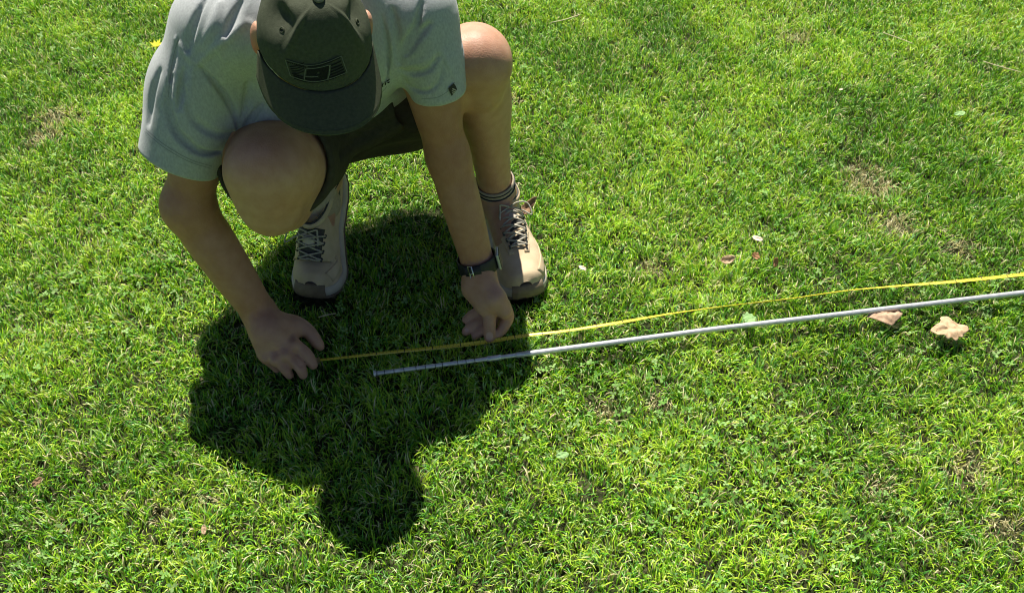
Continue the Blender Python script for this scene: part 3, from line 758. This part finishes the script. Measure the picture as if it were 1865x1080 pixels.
    for j in range(6):
        zz = .010 + .026 * j / 5; g = .0062 - .0025 * (j / 5) ** 2
        for q, sd_ in outl: V.append(M(q, 0 if q > .999 else (half_w(q, sd_) + g) * sd_, zz * (1 - .0 * j)) + fx * (g * max(0, 1 - (1 - q) / .06) - .004 * max(0, j - 3)))
    m_ = len(outl)
    for j in range(5):
        for i in range(m_ - 1): a = j * m_ + i; F.append((a, a + 1, a + m_ + 1, a + m_))
    tc_ = mesh_obj('toe_cap', V, F, BUMPER, sh); so = tc_.modifiers.new('thickness', 'SOLIDIFY'); so.thickness = .002; so.offset = 0
    # mudguard band above the midsole round the toe
    for sd_ in (-1, 1):
        spatch('side_guard', .60, .93, lambda s_: sd_ * half_w(s_, sd_) * .965, lambda s_: sd_ * half_w(s_, sd_) * interp(s_, [.6, .8, .93], [.93, .82, .66]), .0004, SHOE, 16, 5)
        spatch('heel_guard', .03, .30, lambda s_: sd_ * half_w(s_, sd_) * .97, lambda s_: sd_ * half_w(s_, sd_) * .90, .0006, TONGUE, 12, 4)
    tg_ = spatch('tongue', .44, .775, lambda s_: -interp(s_, [.44, .6, .775], [.0235, .021, .013]), lambda s_: interp(s_, [.44, .6, .775], [.0235, .021, .013]), .0003, TONGUE)
    # eyestay strips either side of the tongue
    for sd_ in (-1, 1):
        spatch('eyestay', .46, .80, lambda s_: sd_ * interp(s_, [.46, .6, .8], [.0240, .0215, .010]), lambda s_: sd_ * interp(s_, [.46, .6, .8], [.034, .031, .020]), .0012, SHOE, 14, 4)
    spatch('tongue_pad', .485, .56, lambda s_: -.011, lambda s_: .011, .0030, MIDSOLE, 5, 5)
    # laces
    rows = [.755, .70, .645, .59, .535, .485]; off = .0058
    def lp(s_, y): return M(s_, y, surf_z(s_, y) + off)
    lace = []
    yw = lambda s_: interp(s_, [.48, .6, .76], [.0265, .0245, .0165])
    for i in range(len(rows) - 1):
        for sd_ in (-1, 1):
            a, b = rows[i], rows[i + 1]
            P = [lp(a + (b - a) * t, sd_ * (yw(a) * (1 - t) - yw(b) * t)) for t in np.linspace(0, 1, 7)]
            P = [p_ + (p_ - M(.6, 0, 0)).normalized() * (.001 if sd_ > 0 else 0) for p_ in P]
            lace.append(tube(P, .00175, 6))
    lace.append(tube([lp(rows[0], y) for y in np.linspace(-yw(rows[0]), yw(rows[0]), 7)], .00175, 6))
    kn = lp(.485, 0) + Vector((0, 0, .004))
    for sd_, ln in ((-1, .020), (1, .036)):   # bow loops and loose ends
        lp_ = [kn, kn + lat * sd_ * .018 + Vector((0, -.002, .010)), kn + lat * sd_ * ln + fx * .004 + Vector((0, 0, .004)), kn + lat * sd_ * (ln + .004) + fx * .020 - Vector((0, 0, .012)),
               kn + lat * sd_ * .022 + fx * .010 + Vector((0, 0, -.004)), kn]
        lace.append(tube(spline(lp_, 24), .0016, 6))
    mesh_obj('lace', *join(*lace), LACE, sh)
    lp2 = []
    for r_ in rows:
        for sd_ in (-1, 1): lp2.append(tube([lp(r_, sd_ * yw(r_)) + fx * .004 * q for q in (-1, 1)], .0022, 6))
    for q in lp2: mesh_obj('lace_loop', *q, TONGUE, sh)
    # collar
    ring = []
    for k in range(36):
        a = 2 * math.pi * k / 36; s_ = .24 + .19 * math.cos(a); y = .031 * math.sin(a)
        zz = Z0 + .080 + .012 * max(0, math.cos(a)) + .014 * max(0, -math.cos(a)) ** 2
        ring.append(M(s_, y, zz))
    mesh_obj('collar', *tube(ring, .0065, 8, True), SHOE, sh)
    mesh_obj('collar_lining', *tube([p_ + Vector((0, 0, .003)) for p_ in ring], .0042, 8, True), TONGUE, sh)
    mesh_obj('pull_tab', *tube([M(.03, 0, Z0 + .085), M(.0, 0, Z0 + .105), M(.03, 0, Z0 + .112), M(.06, 0, Z0 + .092)], .0035, 6), TONGUE, sh)
    return sh, M
shoeL, ML = shoe('l', (-.045, 1.625, 0), (.034, 1.345, 0), 0.0, 1, '')
shoeR, MR = shoe('r', (-.345, 1.62, 0), (-.390, 1.345, 0), math.radians(44), -1, '')
# socks
def sock(an, kn, M, length):
    d = Vector(kn - an).normalized(); a = Vector(an)
    P = [M(.25, 0, .05), M(.25, 0, .085), a + d * .01, a + d * length * .6, a + d * length]
    P = spline(P, 14); n = len(P); V, F = tube(P, [.038 + .0015 * math.sin(i * 2.2) for i in range(n)], 24)
    o = mesh_obj('sock', V, F[:-2], SOCK, person); so = o.modifiers.new('thickness', 'SOLIDIFY'); so.thickness = .002
    for q in (.78, .93):
        i = int(q * (n - 1)); c = Vector(P[i]); t = (Vector(P[i + 1]) - Vector(P[i - 1])).normalized(); u_ = t.orthogonal().normalized(); w_ = t.cross(u_)
        ring = [c + (u_ * math.cos(k) + w_ * math.sin(k)) * .0392 for k in np.linspace(0, 2 * math.pi, 24, endpoint=False)]
        mesh_obj('sock_stripe', *tube(ring, .0014, 6, True), BLACK, o)
sock(AN_L, KN_L, ML, .050); sock(AN_R, KN_R, MR, .02)
# ------------------------------------------------------------------ yellow measuring tape
tm, n, l, p = new_mat('yellow_tape'); p.inputs['Roughness'].default_value = 0.32; p.inputs['Specular IOR Level'].default_value = .5
uv = n.new('ShaderNodeUVMap'); sp = n.new('ShaderNodeSeparateXYZ'); l.new(uv.outputs[0], sp.inputs[0])
def mth(op, a, b=None, c=None):
    q = n.new('ShaderNodeMath'); q.operation = op
    for i, v_ in enumerate((a, b, c)):
        if v_ is None: continue
        if isinstance(v_, (int, float)): q.inputs[i].default_value = v_
        else: l.new(v_, q.inputs[i])
    return q.outputs[0]
def ticks(period, width, v0, v1):
    fr1 = mth('FRACT', mth('DIVIDE', sp.outputs[0], period)); t1 = mth('LESS_THAN', fr1, width / period)
    return mth('MULTIPLY', t1, mth('MULTIPLY', mth('GREATER_THAN', sp.outputs[1], v0), mth('LESS_THAN', sp.outputs[1], v1)))
mk = mth('MAXIMUM', mth('MAXIMUM', ticks(.01, .0011, .0, .42), ticks(.0508, .0018, .0, 1)), mth('MAXIMUM', ticks(.00635, .0005, .75, 1), ticks(.0127, .0008, .6, 1)))
mx = n.new('ShaderNodeMix'); mx.data_type = 'RGBA'; l.new(mk, mx.inputs[0]); mx.inputs[6].default_value = (.66, .54, .04, 1); mx.inputs[7].default_value = (.02, .018, .012, 1)
l.new(mx.outputs[2], p.inputs['Base Color'])
ctrl = [  # u, v, z, twist (0 = flat, 90 = on edge, turned towards the viewer)
 (581, 657, .018, -25), (640, 651, .016, -22), (700, 644, .016, -15), (780, 636, .017, -8), (850, 628, .016, 5), (893, 622, .012, 5), (960, 612, .016, -10), (1030, 604, .020, -18), (1120, 590, .022, -14),
 (1220, 573, .016, -34), (1320, 559, .008, -44), (1440, 545, .006, -44), (1540, 531, .007, -40), (1640, 522, .016, -26), (1740, 514, .027, -12), (1865, 501, .032, -8), (1990, 488, .034, 0), (2200, 462, .034, 0)]
P3 = spline([(*PZ(u, v, z), tw) for u, v, z, tw in ctrl], 260)
VV = []; FF = []; UV = []; dist = 0; W = .0094; K = 5
for i, q in enumerate(P3):
    c = Vector(q[:3]); t = (Vector(P3[min(i + 1, 259)][:3]) - Vector(P3[max(i - 1, 0)][:3])).normalized()
    if i: dist += (c - Vector(P3[i - 1][:3])).length
    side = Vector((0, 0, 1)).cross(t).normalized(); up = t.cross(side); a = math.radians(q[3]); s2 = side * math.cos(a) + up * math.sin(a); u2 = up * math.cos(a) - side * math.sin(a)
    for k in range(K + 1):
        w = k / K - .5; VV.append(c + s2 * (w * W) + u2 * (w * w * 4 * .0016)); UV.append((dist, k / K))
for i in range(259):
    for k in range(K): a = i * (K + 1) + k; FF.append((a, a + 1, a + K + 2, a + K + 1))
tape = mesh_obj('measuring_tape', VV, FF, tm)
lay = tape.data.uv_layers.new(name='UVMap')
for lp_ in tape.data.loops: lay.data[lp_.index].uv = UV[lp_.vertex_index]
so = tape.modifiers.new('thickness', 'SOLIDIFY'); so.thickness = .0004
tag(tape, 'yellow measuring tape with black marks pulled across the grass under the thumb', 'measuring tape')
h0 = Vector(P3[0][:3]); t0 = (Vector(P3[3][:3]) - h0).normalized(); sd0 = Vector((0, 0, 1)).cross(t0)
hk = join(box(h0 - t0 * .003, t0, sd0, Vector((0, 0, 1)), .005, .0075, .0006), box(h0 - t0 * .008 - Vector((0, 0, .004)), t0, sd0, Vector((0, 0, 1)), .0006, .0085, .0065))
mesh_obj('end_hook', *hk, STEEL, tape, False)


# ------------------------------------------------------------------ silver rod
def rodpt(u, z): 
    v = np.interp(u, [681, 900, 1300, 1865, 2300], [680.5, 652, 599.5, 533, 482]); return PZ(u, v, z)
def rodseg(u0, u1, z0, z1, r, nn=24):
    return tube([rodpt(u0 + (u1 - u0) * i / nn, z0 + (z1 - z0) * i / nn) for i in range(nn + 1)], r, 14)
rod = mesh_obj('rod', *rodseg(940, 2300, .015, .022, .0051, 40), ROD)
tag(rod, 'long thin silver metal rod lying on the lawn beside the yellow tape', 'rod')
mesh_obj('thin_section', *rodseg(684, 945, .011, .015, .0039), ROD, rod)
mesh_obj('joint_collar', *rodseg(887, 912, .0143, .0147, .0051, 4), ROD, rod)
mesh_obj('end_cap', *rodseg(680.5, 684.5, .012, .012, .0058, 2), ROD, rod)
for k, u in enumerate((700, 717, 735, 757, 774, 792, 805, 833, 848, 864)):
    mesh_obj('dark_ring', *rodseg(u, u + 1.2, .0112 + (u - 684) / 261 * .004, .0112 + (u - 684) / 261 * .004, .0041, 2), BLACK, rod)  # narrow dark rings round the thin section

# ------------------------------------------------------------------ fallen leaves
from mathutils import noise as mnoise
def leafmat(name, c1, c2, sc=120):
    m = mat(name, c1, c2, sc, .75, .8, 250, spec=.25); return m
LM = {'tan': leafmat('dry_leaf_tan', (.34, .22, .12), (.55, .40, .24), 90), 'pink': leafmat('dry_leaf_pinkish', (.30, .19, .115), (.50, .345, .225), 90),
      'brown': leafmat('dry_leaf_brown', (.15, .085, .045), (.27, .165, .09)), 'orange': leafmat('dry_leaf_orange', (.26, .13, .055), (.36, .20, .09)),
      'pale': leafmat('pale_leaf', (.55, .45, .32), (.68, .58, .42)), 'green': leafmat('pale_green_leaf', (.17, .31, .10), (.25, .38, .15)), 'yellow': leafmat('yellow_petal', (.75, .62, .02), (.85, .72, .04))}
def leaf(name, c, outline, size, m, label, cat, rot=0, lift=.01, curl=.6, tiltx=0.0, tilty=0.0, seed=0, stem=True, group=None):
    """outline: polar radii round the blade; built as a cupped, creased sheet"""
    rr = random.Random(seed); k = 48; rings = 9; V = [(0, 0, 0)]; F = []
    for j in range(1, rings + 1):
        for i in range(k):
            a = 2 * math.pi * i / k; r = np.interp((a / (2 * math.pi)) * len(outline), range(len(outline) + 1), list(outline) + [outline[0]]) * j / rings
            x, y = r * math.cos(a), r * math.sin(a)
            z = curl * (.35 * x * x * (1 if x > 0 else .4) + .55 * y * y) - .10 * abs(math.sin(a * 2.5)) * r + .13 * mnoise.noise(Vector((x * 2.3 + seed, y * 2.3, 0))) + .08 * mnoise.noise(Vector((x * 5 + seed, y * 5, 3))) * (.3 + r) - .07 * math.exp(-(y / .07) ** 2)
            V.append((x, y, z))
    for i in range(k): F.append((0, 1 + i, 1 + (i + 1) % k))
    for j in range(rings - 1):
        for i in range(k): a = 1 + j * k + i; b = 1 + j * k + (i + 1) % k; F.append((a, a + k, b + k, b))
    R = Matrix.Rotation(tiltx, 3, 'X') @ Matrix.Rotation(tilty, 3, 'Y') @ Matrix.Rotation(rot, 3, 'Z')
    o = mesh_obj(name, [R @ (Vector(v) * size) for v in V], F, m); o.location = Vector(c) + Vector((0, 0, lift))
    so = o.modifiers.new('thickness', 'SOLIDIFY'); so.thickness = .0006
    tag(o, label, cat, group)
    if stem:
        q = [R @ (Vector((-.1 - t * .95, .06 * t * t, .12 * t)) * size) for t in (0, .3, .6, .9, 1.1)]
        mesh_obj('stem', *tube(q, [size * .03] * 5, 5), m, o)
    return o
LOB = [1.0, .72, .92, .70, .95, .62, .80, .60, .55, .30, .55, .60, .82, .60, .95, .72, .90, .74]
OVL = [1.0, .85, .62, .50, .45, .42, .45, .52, .62, .70, .62, .52, .45, .42, .46, .52, .62, .85]
leaf('leaf', PZ(1729, 604, .014), [1.0, .80, .60, .58, .78, .84, .60, .56, .74, .98, .74, .56, .66, .48, .70, .52, .72, .70], .038, LM['tan'], 'large pale tan dry leaf with ragged lobed edge, lying alone right below the rod', 'leaf', .08, .009, -.25, .16, .08, 3, False)
leaf('leaf', PZ(1612, 574, .012), [1.0, .7, .6, .62, .7, .72, .66, .7, .8, .95, .8, .6, .5, .42, .38, .36, .45, .7], .036, LM['pink'], 'pinkish dry leaf touching the underside of the silver rod', 'leaf', 3.3, .007, -.30, .12, .0, 7, False)
leaf('leaf', PZ(1320, 483, .012), OVL, .019, LM['tan'], 'small curled tan leaf standing over a dark shadow above the yellow tape', 'leaf', .3, .014, 1.2, .6, .5, 5)
leaf('leaf', PZ(1380, 440, .01), OVL, .013, LM['pale'], 'small cream leaf highest of the little cluster above the tape', 'leaf', 2.8, .008, .4, .2, 0, 9, False)
leaf('leaf', PZ(1375, 471, .01), LOB, .010, LM['orange'], 'tiny rusty orange leaf fragment directly below the small cream leaf', 'leaf', 1, .006, .8, .5, .2, 2, False)
leaf('leaf', PZ(1411, 485, .01), OVL, .012, LM['orange'], 'tiny upright orange leaf fragment at the right of the little cluster', 'leaf', 1.5, .008, .9, .9, .2, 8, False)
leaf('leaf', PZ(958, 393, .016), [1, .6, .40, .32, .3, .3, .32, .36, .4, .5, .4, .34, .3, .3, .3, .32, .4, .6], .036, LM['brown'], 'narrow curled brown leaf beside the laces of the right hand shoe', 'leaf', .95, .018, 1.0, .5, .6, 4)
leaf('leaf', PZ(1062, 492, .01), OVL, .010, LM['pale'], 'small pale leaf scrap right of the toe of the shoe', 'leaf', 2.6, .005, .4, .3, 0, 6, False)
leaf('leaf', PZ(68, 882, .01), OVL, .011, LM['brown'], 'small dark brown leaf at the far left near the bottom corner', 'leaf', .9, .006, .8, .4, .3, 12, False)
leaf('leaf', PZ(372, 968, .01), OVL, .009, LM['tan'], 'small tan leaf scrap left of the head shadow', 'leaf', 1.6, .004, .5, .5, .1, 14, False)
leaf('leaf', PZ(1022, 834, .01), OVL, .013, LM['green'], 'small pale green leaf lying in the grass right of the cap shadow', 'leaf', .2, .008, .3, .2, 0, 15, False)
leaf('leaf', PZ(1745, 211, .01), OVL, .016, LM['green'], 'pale green broad leaf in the grass near the upper right corner', 'leaf', .2, .006, .3, .2, 0, 16, False)
leaf('leaf', PZ(1362, 582, .01), LOB, .017, LM['green'], 'pale green leaf in the gap between yellow tape and silver rod', 'leaf', .2, .002, .2, .1, 0, 17, False)
leaf('leaf', PZ(1530, 167, .01), OVL, .006, LM['pale'], 'tiny round cream leaf in the upper right lawn', 'leaf', .2, .006, .3, .2, 0, 18, False)
# dandelion
dl = bpy.data.objects.new('dandelion', None); link(dl); dl.location = Vector(PZ(288, 89, .01)); tag(dl, 'single yellow dandelion flower in the grass left of the shoulder', 'flower')
pv = []
for k in range(26):
    a = k * 2.4; r = .007 + .008 * (k % 3) / 2; d = Vector((math.cos(a), math.sin(a), .35 + .2 * (k % 2))); s_ = Vector((-math.sin(a), math.cos(a), 0)) * .0022
    c = Vector((0, 0, .008)); V = [c, c + d * r * .6 + s_, c + d * r * 1.3, c + d * r * .6 - s_]; pv.append((V, [(0, 1, 2, 3)]))
mesh_obj('petals', *join(*pv), LM['yellow'], dl, False)
mesh_obj('stem', *tube([Vector((0, 0, -.02)), Vector((0, 0, .008))], .0015, 6), LM['green'], dl)
# straws
STR = mat('dry_straw', (.50, .40, .24), (.62, .52, .34), 80, .7)
for nm, pts, lab in (('straw', [(1003, 42), (1030, 36), (1056, 27)], 'long dry straw stem in the grass at the top, right of the knee'),
                ('straw', [(1608, 60), (1642, 72), (1662, 80)], 'dry straw stem near the top right, pointing down right'), ('straw', [(1790, 112), (1822, 122), (1860, 132)], 'dry straw stem at the right edge near the top'),
                ('straw', [(1652, 958), (1668, 968), (1684, 980)], 'short grey straw near the bottom right'), ('straw', [(580, 578), (598, 573), (612, 571)], 'faint dry straw in the shade between the two hands')):
    o = mesh_obj(nm, *tube(spline([PZ(u, v, .014) for u, v in pts], 10), .0011, 5), STR); tag(o, lab, 'straw')

# ------------------------------------------------------------------ the lawn
ga, n, l, p = new_mat('grass_blades'); att = n.new('ShaderNodeAttribute'); att.attribute_name = 'blade'
p.inputs['Roughness'].default_value = .42; p.inputs['Specular IOR Level'].default_value = .32
l.new(att.outputs['Color'], p.inputs['Base Color'])
tr = n.new('ShaderNodeBsdfTranslucent'); hs = n.new('ShaderNodeMix'); hs.data_type = 'RGBA'; hs.blend_type = 'MULTIPLY'; hs.inputs[0].default_value = 1; hs.inputs[7].default_value = (1.2, 1.25, .6, 1)
l.new(att.outputs['Color'], hs.inputs[6]); l.new(hs.outputs[2], tr.inputs[0])
ms = n.new('ShaderNodeMixShader'); ms.inputs[0].default_value = .22; l.new(p.outputs[0], ms.inputs[1]); l.new(tr.outputs[0], ms.inputs[2]); l.new(ms.outputs[0], n['Material Output'].inputs[0])
def bare(x, y):
    """thin, straw-coloured spots"""
    b = np.zeros_like(x)
    for u, v, r in ((1590, 330, .07), (1570, 300, .05), (1640, 400, .06), (1770, 850, .05), (1600, 880, .035), (1830, 950, .04), (1750, 440, .05), (290, 930, .03), (100, 205, .06), (820, 300, .03), (1180, 480, .04),
                    (70, 240, .05), (1100, 740, .03), (1450, 60, .05), (370, 900, .03), (945, 175, .03), (1200, 730, .03), (330, 150, .04)):
        c = PZ(u, v, 0); b = np.maximum(b, np.clip(1.15 - np.hypot(x - c[0], (y - c[1]) * 1.2) / r + .5 * (noise2(x, y, 60, 77) - .5), 0, 1))
    return b
def blades(N, x, y, lmul=1.0, wmul=1.0):
    n1 = noise2(x, y, 5.0, 1); n2 = noise2(x + 7, y, 14, 2); n3 = noise2(x, y + 3, 45, 3); br = bare(x, y)
    az = RNG.random(N) * 2 * np.pi; az = np.where(RNG.random(N) < .55, az, 2 * np.pi * 1.5 * noise2(x, y, 22, 5) + RNG.normal(0, .6, N))
    tuft = noise2(x + 3, y, 52, 41) * .55 + noise2(x, y + 9, 96, 42) * .45
    Lb = (.009 + .015 * RNG.random(N) ** 1.2 + .022 * (np.clip(tuft, .15, .85) - .25) + .006 * n2) * (1 - .40 * br) * lmul * .93; Lb *= np.where(RNG.random(N) < .03, 1.35, 1)
    wd = (.0010 + .0014 * RNG.random(N)) * wmul * (1 - .3 * br)
    lean = np.radians(8 + 55 * RNG.random(N) + 12 * (n3 - .5)); bend = np.radians(10 + 45 * RNG.random(N))
    dx, dy = np.cos(az), np.sin(az); tw = az + np.pi / 2 + RNG.normal(0, .7, N); sx, sy = np.cos(tw), np.sin(tw)
    base = np.stack([x, y, np.full(N, SOIL_Z) + 0 * x], 1)
    def adv(p0, ang, d): return p0 + np.stack([dx * np.sin(ang) * d, dy * np.sin(ang) * d, np.cos(ang) * d], 1)
    m1 = adv(base, lean * .6, Lb * .45); m1b = adv(m1, lean, Lb * .25); tip = adv(m1b, np.minimum(lean + bend, 1.8), Lb * .34)
    sd_ = np.stack([sx, sy, np.zeros(N)], 1) * (wd / 2)[:, None]
    V = np.stack([base - sd_ * .7, base + sd_ * .7, m1 - sd_, m1 + sd_, m1b - sd_ * .9, m1b + sd_ * .9, tip], 1)
    greens = np.array([[.085, .24, .010], [.165, .39, .012], [.31, .52, .020], [.43, .58, .05], [.085, .28, .045], [.60, .53, .29], [.42, .60, .20]])
    pr = RNG.random(N) + (n1 - .5) * .6 + (n2 - .5) * .45
    idx = np.clip((pr * 4).astype(int), 0, 3); r2 = RNG.random(N)
    idx = np.where(r2 < .12, 4, idx); idx = np.where(r2 > .94 - .85 * br - .05 * n3, 5, idx); idx = np.where((r2 > .12) & (r2 < .20), 6, idx)
    c = greens[idx] * (0.8 + .4 * RNG.random(N))[:, None]
    c = c * (1 + .25 * (n1 - .5))[:, None]
    return V, c
def keep_out(x, y):
    k = np.ones(len(x), bool)
    for h_, t_, w_ in (((-.045, 1.625), (.018, 1.345), .046), ((-.383, 1.46), (-.388, 1.345), .045)):
        h_, t_ = np.array(h_), np.array(t_); d = t_ - h_; s_ = np.clip(((x - h_[0]) * d[0] + (y - h_[1]) * d[1]) / (d @ d), .1, .9)
        k &= np.hypot(x - h_[0] - s_ * d[0], y - h_[1] - s_ * d[1]) > w_ - .006
    return k
def lawn(name, N, ylo, yhi, half, lmul, wmul, hole=None):
    y = ylo + (yhi - ylo) * RNG.random(N); x = (RNG.random(N) * 2 - 1) * half(y); 
    k = keep_out(x, y) & (RNG.random(N) > .10 * bare(x, y)) & (RNG.random(N) < .15 + 1.35 * (noise2(x + 3, y, 52, 41) * .55 + noise2(x, y + 9, 96, 42) * .45))
    if hole: k &= ~hole(x, y)
    x, y = x[k], y[k]; N = len(x)
    V, c = blades(N, x, y, lmul, wmul)
    # blades under the rod and tape are pressed down
    for pts, rad, zt in ((np.array([PZ(u, np.interp(u, [681, 900, 1300, 1865, 2300], [680.5, 652, 599.5, 533, 482]), .016) for u in range(680, 2000, 30)]), .007, .008), (np.array([q[:3] for q in P3[::6]]), .006, .012)):
        a, b = pts[:-1], pts[1:]
        F_ = V.reshape(-1, 3); order = np.argsort(pts[:, 0]); py = np.interp(F_[:, 0], pts[order, 0], pts[order, 1]); inside = (F_[:, 0] > pts[:, 0].min()) & (np.abs(F_[:, 1] - py) < rad)
        if name == 'grass':
            rnd = np.repeat(RNG.random(len(V)) < np.where((V[:, 0, 0] > .22) & (V[:, 0, 0] < .75) & (rad < .0065), .25, .86), 7); F_[:, 2] = np.where(inside & rnd, np.minimum(F_[:, 2], zt - .004), F_[:, 2])
    me = bpy.data.meshes.new(name); nv = N * 7
    me.vertices.add(nv); me.vertices.foreach_set('co', V.astype(np.float32).ravel())
    b0 = (np.arange(N) * 7)[:, None]; q1 = b0 + np.array([0, 1, 3, 2]); q2 = b0 + np.array([2, 3, 5, 4]); t1 = b0 + np.array([4, 5, 6])
    loops = np.concatenate([q1, q2, t1], 1); me.loops.add(loops.size); me.loops.foreach_set('vertex_index', loops.astype(np.int32).ravel())
    st_ = (np.arange(N) * 11)[:, None] + np.array([0, 4, 8]); me.polygons.add(N * 3); me.polygons.foreach_set('loop_start', st_.astype(np.int32).ravel())
    me.update(calc_edges=True)
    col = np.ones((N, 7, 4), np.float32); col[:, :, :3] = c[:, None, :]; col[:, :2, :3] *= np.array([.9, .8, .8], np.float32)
    ca_ = me.color_attributes.new('blade', 'FLOAT_COLOR', 'POINT'); ca_.data.foreach_set('color', col.ravel())
    me.materials.append(ga); o = link(bpy.data.objects.new(name, me)); return o
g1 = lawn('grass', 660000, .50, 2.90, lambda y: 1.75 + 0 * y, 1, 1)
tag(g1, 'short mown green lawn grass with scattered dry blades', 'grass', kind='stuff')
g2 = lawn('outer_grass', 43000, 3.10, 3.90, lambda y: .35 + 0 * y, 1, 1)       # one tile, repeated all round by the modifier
tag(g2, 'lawn grass further out around the squatting person', 'grass', kind='stuff')
ng = bpy.data.node_groups.new('repeat_lawn', 'GeometryNodeTree'); ng.interface.new_socket('Geometry', in_out='INPUT', socket_type='NodeSocketGeometry'); ng.interface.new_socket('Geometry', in_out='OUTPUT', socket_type='NodeSocketGeometry')
gi = ng.nodes.new('NodeGroupInput'); go = ng.nodes.new('NodeGroupOutput'); N_ = ng.nodes.new; K_ = ng.links.new
gr = N_('GeometryNodeMeshGrid'); gr.inputs['Size X'].default_value = .7 * 14; gr.inputs['Size Y'].default_value = .8 * 11; gr.inputs['Vertices X'].default_value = 15; gr.inputs['Vertices Y'].default_value = 12
# grid centred on the origin; tile centre is (0, 3.5); rows at 3.5 + .8 k, columns at .7 k
tr_ = N_('GeometryNodeTransform'); tr_.inputs['Translation'].default_value = (0, .5 * .8 + 1.7, 0)
K_(gr.outputs['Mesh'], tr_.inputs['Geometry'])
ps = N_('GeometryNodeInputPosition'); sx_ = N_('ShaderNodeSeparateXYZ'); K_(ps.outputs[0], sx_.inputs[0])
def gm_(op, a_, b_):
    q = N_('ShaderNodeMath'); q.operation = op
    for i, v_ in enumerate((a_, b_)):
        if v_ is None: continue
        if isinstance(v_, (int, float)): q.inputs[i].default_value = v_
        else: K_(v_, q.inputs[i])
    return q.outputs[0]
inx = gm_('LESS_THAN', gm_('ABSOLUTE', sx_.outputs[0], None), 1.6)
iny = gm_('LESS_THAN', gm_('ABSOLUTE', gm_('SUBTRACT', sx_.outputs[1], 1.7), None), 1.1)
dg = N_('GeometryNodeDeleteGeometry'); K_(tr_.outputs[0], dg.inputs['Geometry']); K_(gm_('MULTIPLY', inx, iny), dg.inputs['Selection'])
t0_ = N_('GeometryNodeTransform'); t0_.inputs['Translation'].default_value = (0, -3.5, 0); K_(gi.outputs[0], t0_.inputs['Geometry'])
gti = N_('GeometryNodeGeometryToInstance'); K_(t0_.outputs[0], gti.inputs[0])
ip = N_('GeometryNodeInstanceOnPoints'); K_(dg.outputs[0], ip.inputs['Points']); K_(gti.outputs[0], ip.inputs['Instance'])
rv = N_('FunctionNodeRandomValue'); rv.data_type = 'INT'; rv.inputs[4].default_value = 0; rv.inputs[5].default_value = 1
cx = N_('ShaderNodeCombineXYZ'); K_(gm_('MULTIPLY', rv.outputs[2], math.pi), cx.inputs[2]); K_(cx.outputs[0], ip.inputs['Rotation']); K_(ip.outputs[0], go.inputs[0])
md_ = g2.modifiers.new('repeat', 'NODES'); md_.node_group = ng
# clover leaflets scattered through the lawn
N = 9000; y = .5 + 2.35 * RNG.random(N); x = (RNG.random(N) * 2 - 1) * (.4 + .48 * y); dens = noise2(x, y, 4, 21) + .5 * noise2(x, y, 15, 22)
k = (dens + (x < -.6) * .15 > .90) & keep_out(x, y); x, y = x[k], y[k]; N = len(x)
V = []; F = []; Ccol = []
for i in range(N):
    z = -.006 + .010 * random.random(); a0 = random.random() * 6.28; s_ = .0020 + .0028 * random.random() ** 1.5; c_ = Vector((x[i], y[i], z)); tl = Matrix.Rotation(random.uniform(-.8, .8), 3, 'X') @ Matrix.Rotation(random.uniform(-.8, .8), 3, 'Y')
    cc = random.choice([(.12, .27, .04), (.18, .34, .07), (.26, .40, .13)])
    for m_ in range(3):
        a = a0 + m_ * 2.094; u_ = Vector((math.cos(a), math.sin(a), .15)); w_ = Vector((-math.sin(a), math.cos(a), 0)); b = len(V)
        for (p_, q_) in ((0, 0), (.55, .55), (1.15, .62), (1.45, .2), (1.45, -.2), (1.15, -.62), (.55, -.55)): V.append(c_ + tl @ (u_ * p_ * s_ * 1.2 + w_ * q_ * s_)); Ccol.append((*cc, 1))
        F.append(tuple(range(b, b + 7)))
gc = ga.copy(); gc.name = 'clover_leaf'; gc.node_tree.nodes['Principled BSDF'].inputs['Roughness'].default_value = .65; gc.node_tree.nodes['Principled BSDF'].inputs['Specular IOR Level'].default_value = .2
cl = mesh_obj('clover', V, F, gc, None, False); ca_ = cl.data.color_attributes.new('blade', 'FLOAT_COLOR', 'POINT'); ca_.data.foreach_set('color', np.array(Ccol, np.float32).ravel())
tag(cl, 'scattered clover leaves growing among the lawn grass', 'clover', kind='stuff')
